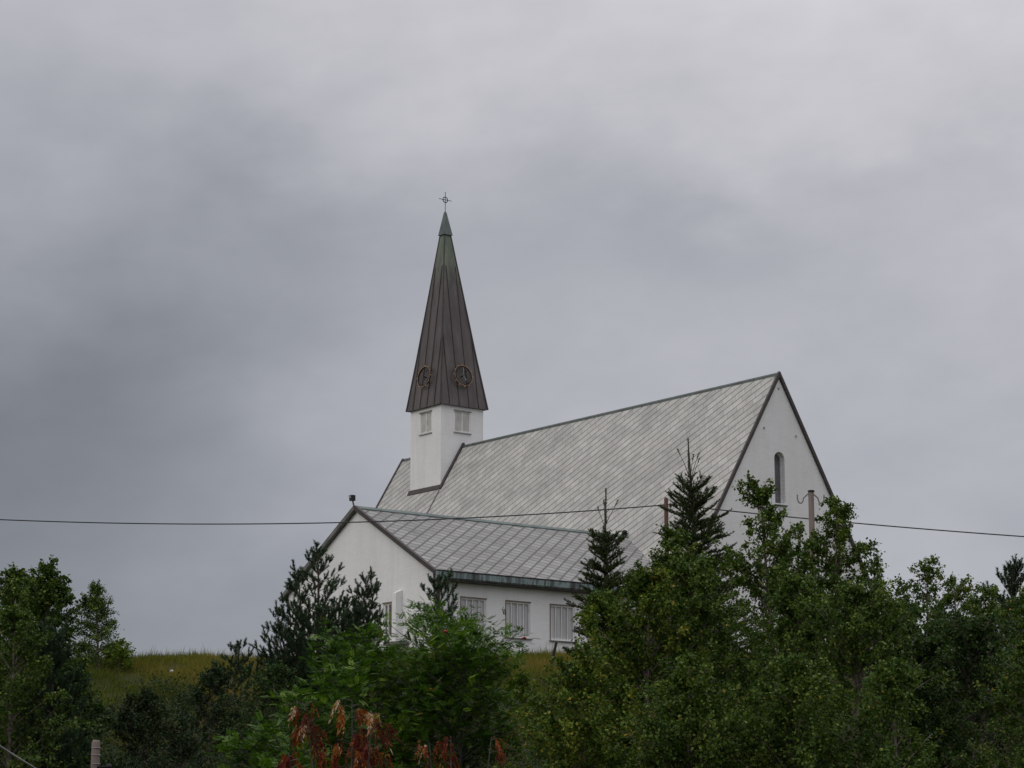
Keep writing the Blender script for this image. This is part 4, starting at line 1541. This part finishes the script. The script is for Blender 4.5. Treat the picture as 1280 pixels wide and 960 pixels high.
pb, hb = pole('utility_pole', 'grey weathered pole with a curved hook on each side, before the church gable', 1013, 49, 614, 0.062, 'pole_grey', 'wooden poles')
for s in (-1, 1):
    hook(s, hb - 0.06, 0.06).build('hook', M['pole_grey'], pb)
mb = MB()
mb.tube([(0.016, 0, hb - 0.02), (0.016, 0, hb + 0.015), (0.016, 0, hb + 0.03)], [0.075, 0.075, 0.02], 12)
mb.build('cap', M['iron'], pb)

pc, hc = pole('weathered_post', 'short weathered post with iron fittings at the bottom left', 119, 29, 925, 0.055, 'pole_grey', 'wooden poles')
for dz in (0.10, 0.19, 0.30):
    mb = MB()
    mb.ring((0.016, 0, hc - dz), (1, 0, 0), (0, 1, 0), 0.0575, 0.006, 16, 5)
    mb.build('wire_binding', M['cable'], pc)
mb = MB()
mb.tube([(0.04, -0.03, hc - 0.34), (0.17, -0.05, hc - 0.34), (0.20, -0.05, hc - 0.31)], 0.016, 6)
br = mb.build('bracket', M['iron'], pc)
mb = MB()
mb.tube([(0.19, -0.05, hc - 0.36), (0.19, -0.05, hc - 0.33), (0.19, -0.05, hc - 0.30)], [0.04, 0.045, 0.03], 8)
mb.build('insulator', M['iron'], br, smooth=True)


def wire(name, label, pts, r, mat):
    mb = MB()
    mb.tube(pts, r, 6)
    tag(mb.build(name, M[mat], None, smooth=True), label, 'wire')


P0, P1 = at(-250, 634, 62), Vector((pa.location.x + 0.125, 59.97, pa.location.z + ha - 0.19))
sag = 0.50
pts = []
for i in range(41):
    t = i / 40
    p = P0.lerp(P1, t)
    p.z -= sag * 4 * t * (1 - t)
    pts.append(p)
wire('overhead_wire', 'thin dark wire from the left edge to the reddish pole', pts, 0.016, 'wire')
P2 = at(1480, 683, 56)
pts = []
for i in range(31):
    t = i / 30
    p = P1.lerp(P2, t)
    p.z -= 0.10 * 4 * t * (1 - t)
    pts.append(p)
wire('overhead_wire', 'thin dark wire from the reddish pole past the grey pole to the right edge', pts, 0.016, 'wire')
c0, c1 = at(-70, 884, 27), Vector((pc.location.x, 28.93, pc.location.z + hc - 0.75))
pts = [c0.lerp(c1, i / 12) - Vector((0, 0, 0.05 * 4 * (i / 12) * (1 - i / 12))) for i in range(13)]
wire('stay_cable', 'pale cable slanting down through the bottom left corner', pts, 0.013, 'cable')


def small_post(name, label, px, Y, h, lean, r):
    x, y, z = spot(px, Y)
    mb = MB()
    mb.tube([(0, 0, -0.2), (lean * 0.5, 0, h * 0.5), (lean, 0, h - 0.02), (lean, 0, h)], [r * 1.1, r, r * 0.9, r * 0.5], 7)
    o = mb.build(name, M['post'])
    o.location = (x, y, z)
    tag(o, label, 'post', 'black fence posts on the crest')


small_post('fence_post', 'leaning black fence post below the right-hand annex window', 687, 74, 0.95, 0.22, 0.05)
small_post('fence_post', 'short upright black fence post beside the leaning one', 702, 74.5, 0.40, 0.0, 0.04)

x, y, z = spot(216, 74)
bm = bmesh.new()
bmesh.ops.create_icosphere(bm, subdivisions=2, radius=0.07)
rg = random.Random(3)
for v in bm.verts:
    v.co *= rg.uniform(0.8, 1.15)
    v.co.z *= 0.7
me = bpy.data.meshes.new('pale_stone')
bm.to_mesh(me)
bm.free()
o = link_mesh('pale_stone', me, M['stone'])
o.location = (x, y, z + 0.14)
tag(o, 'small pale stone in the grass of the crest, right of the slim birch', 'stone')
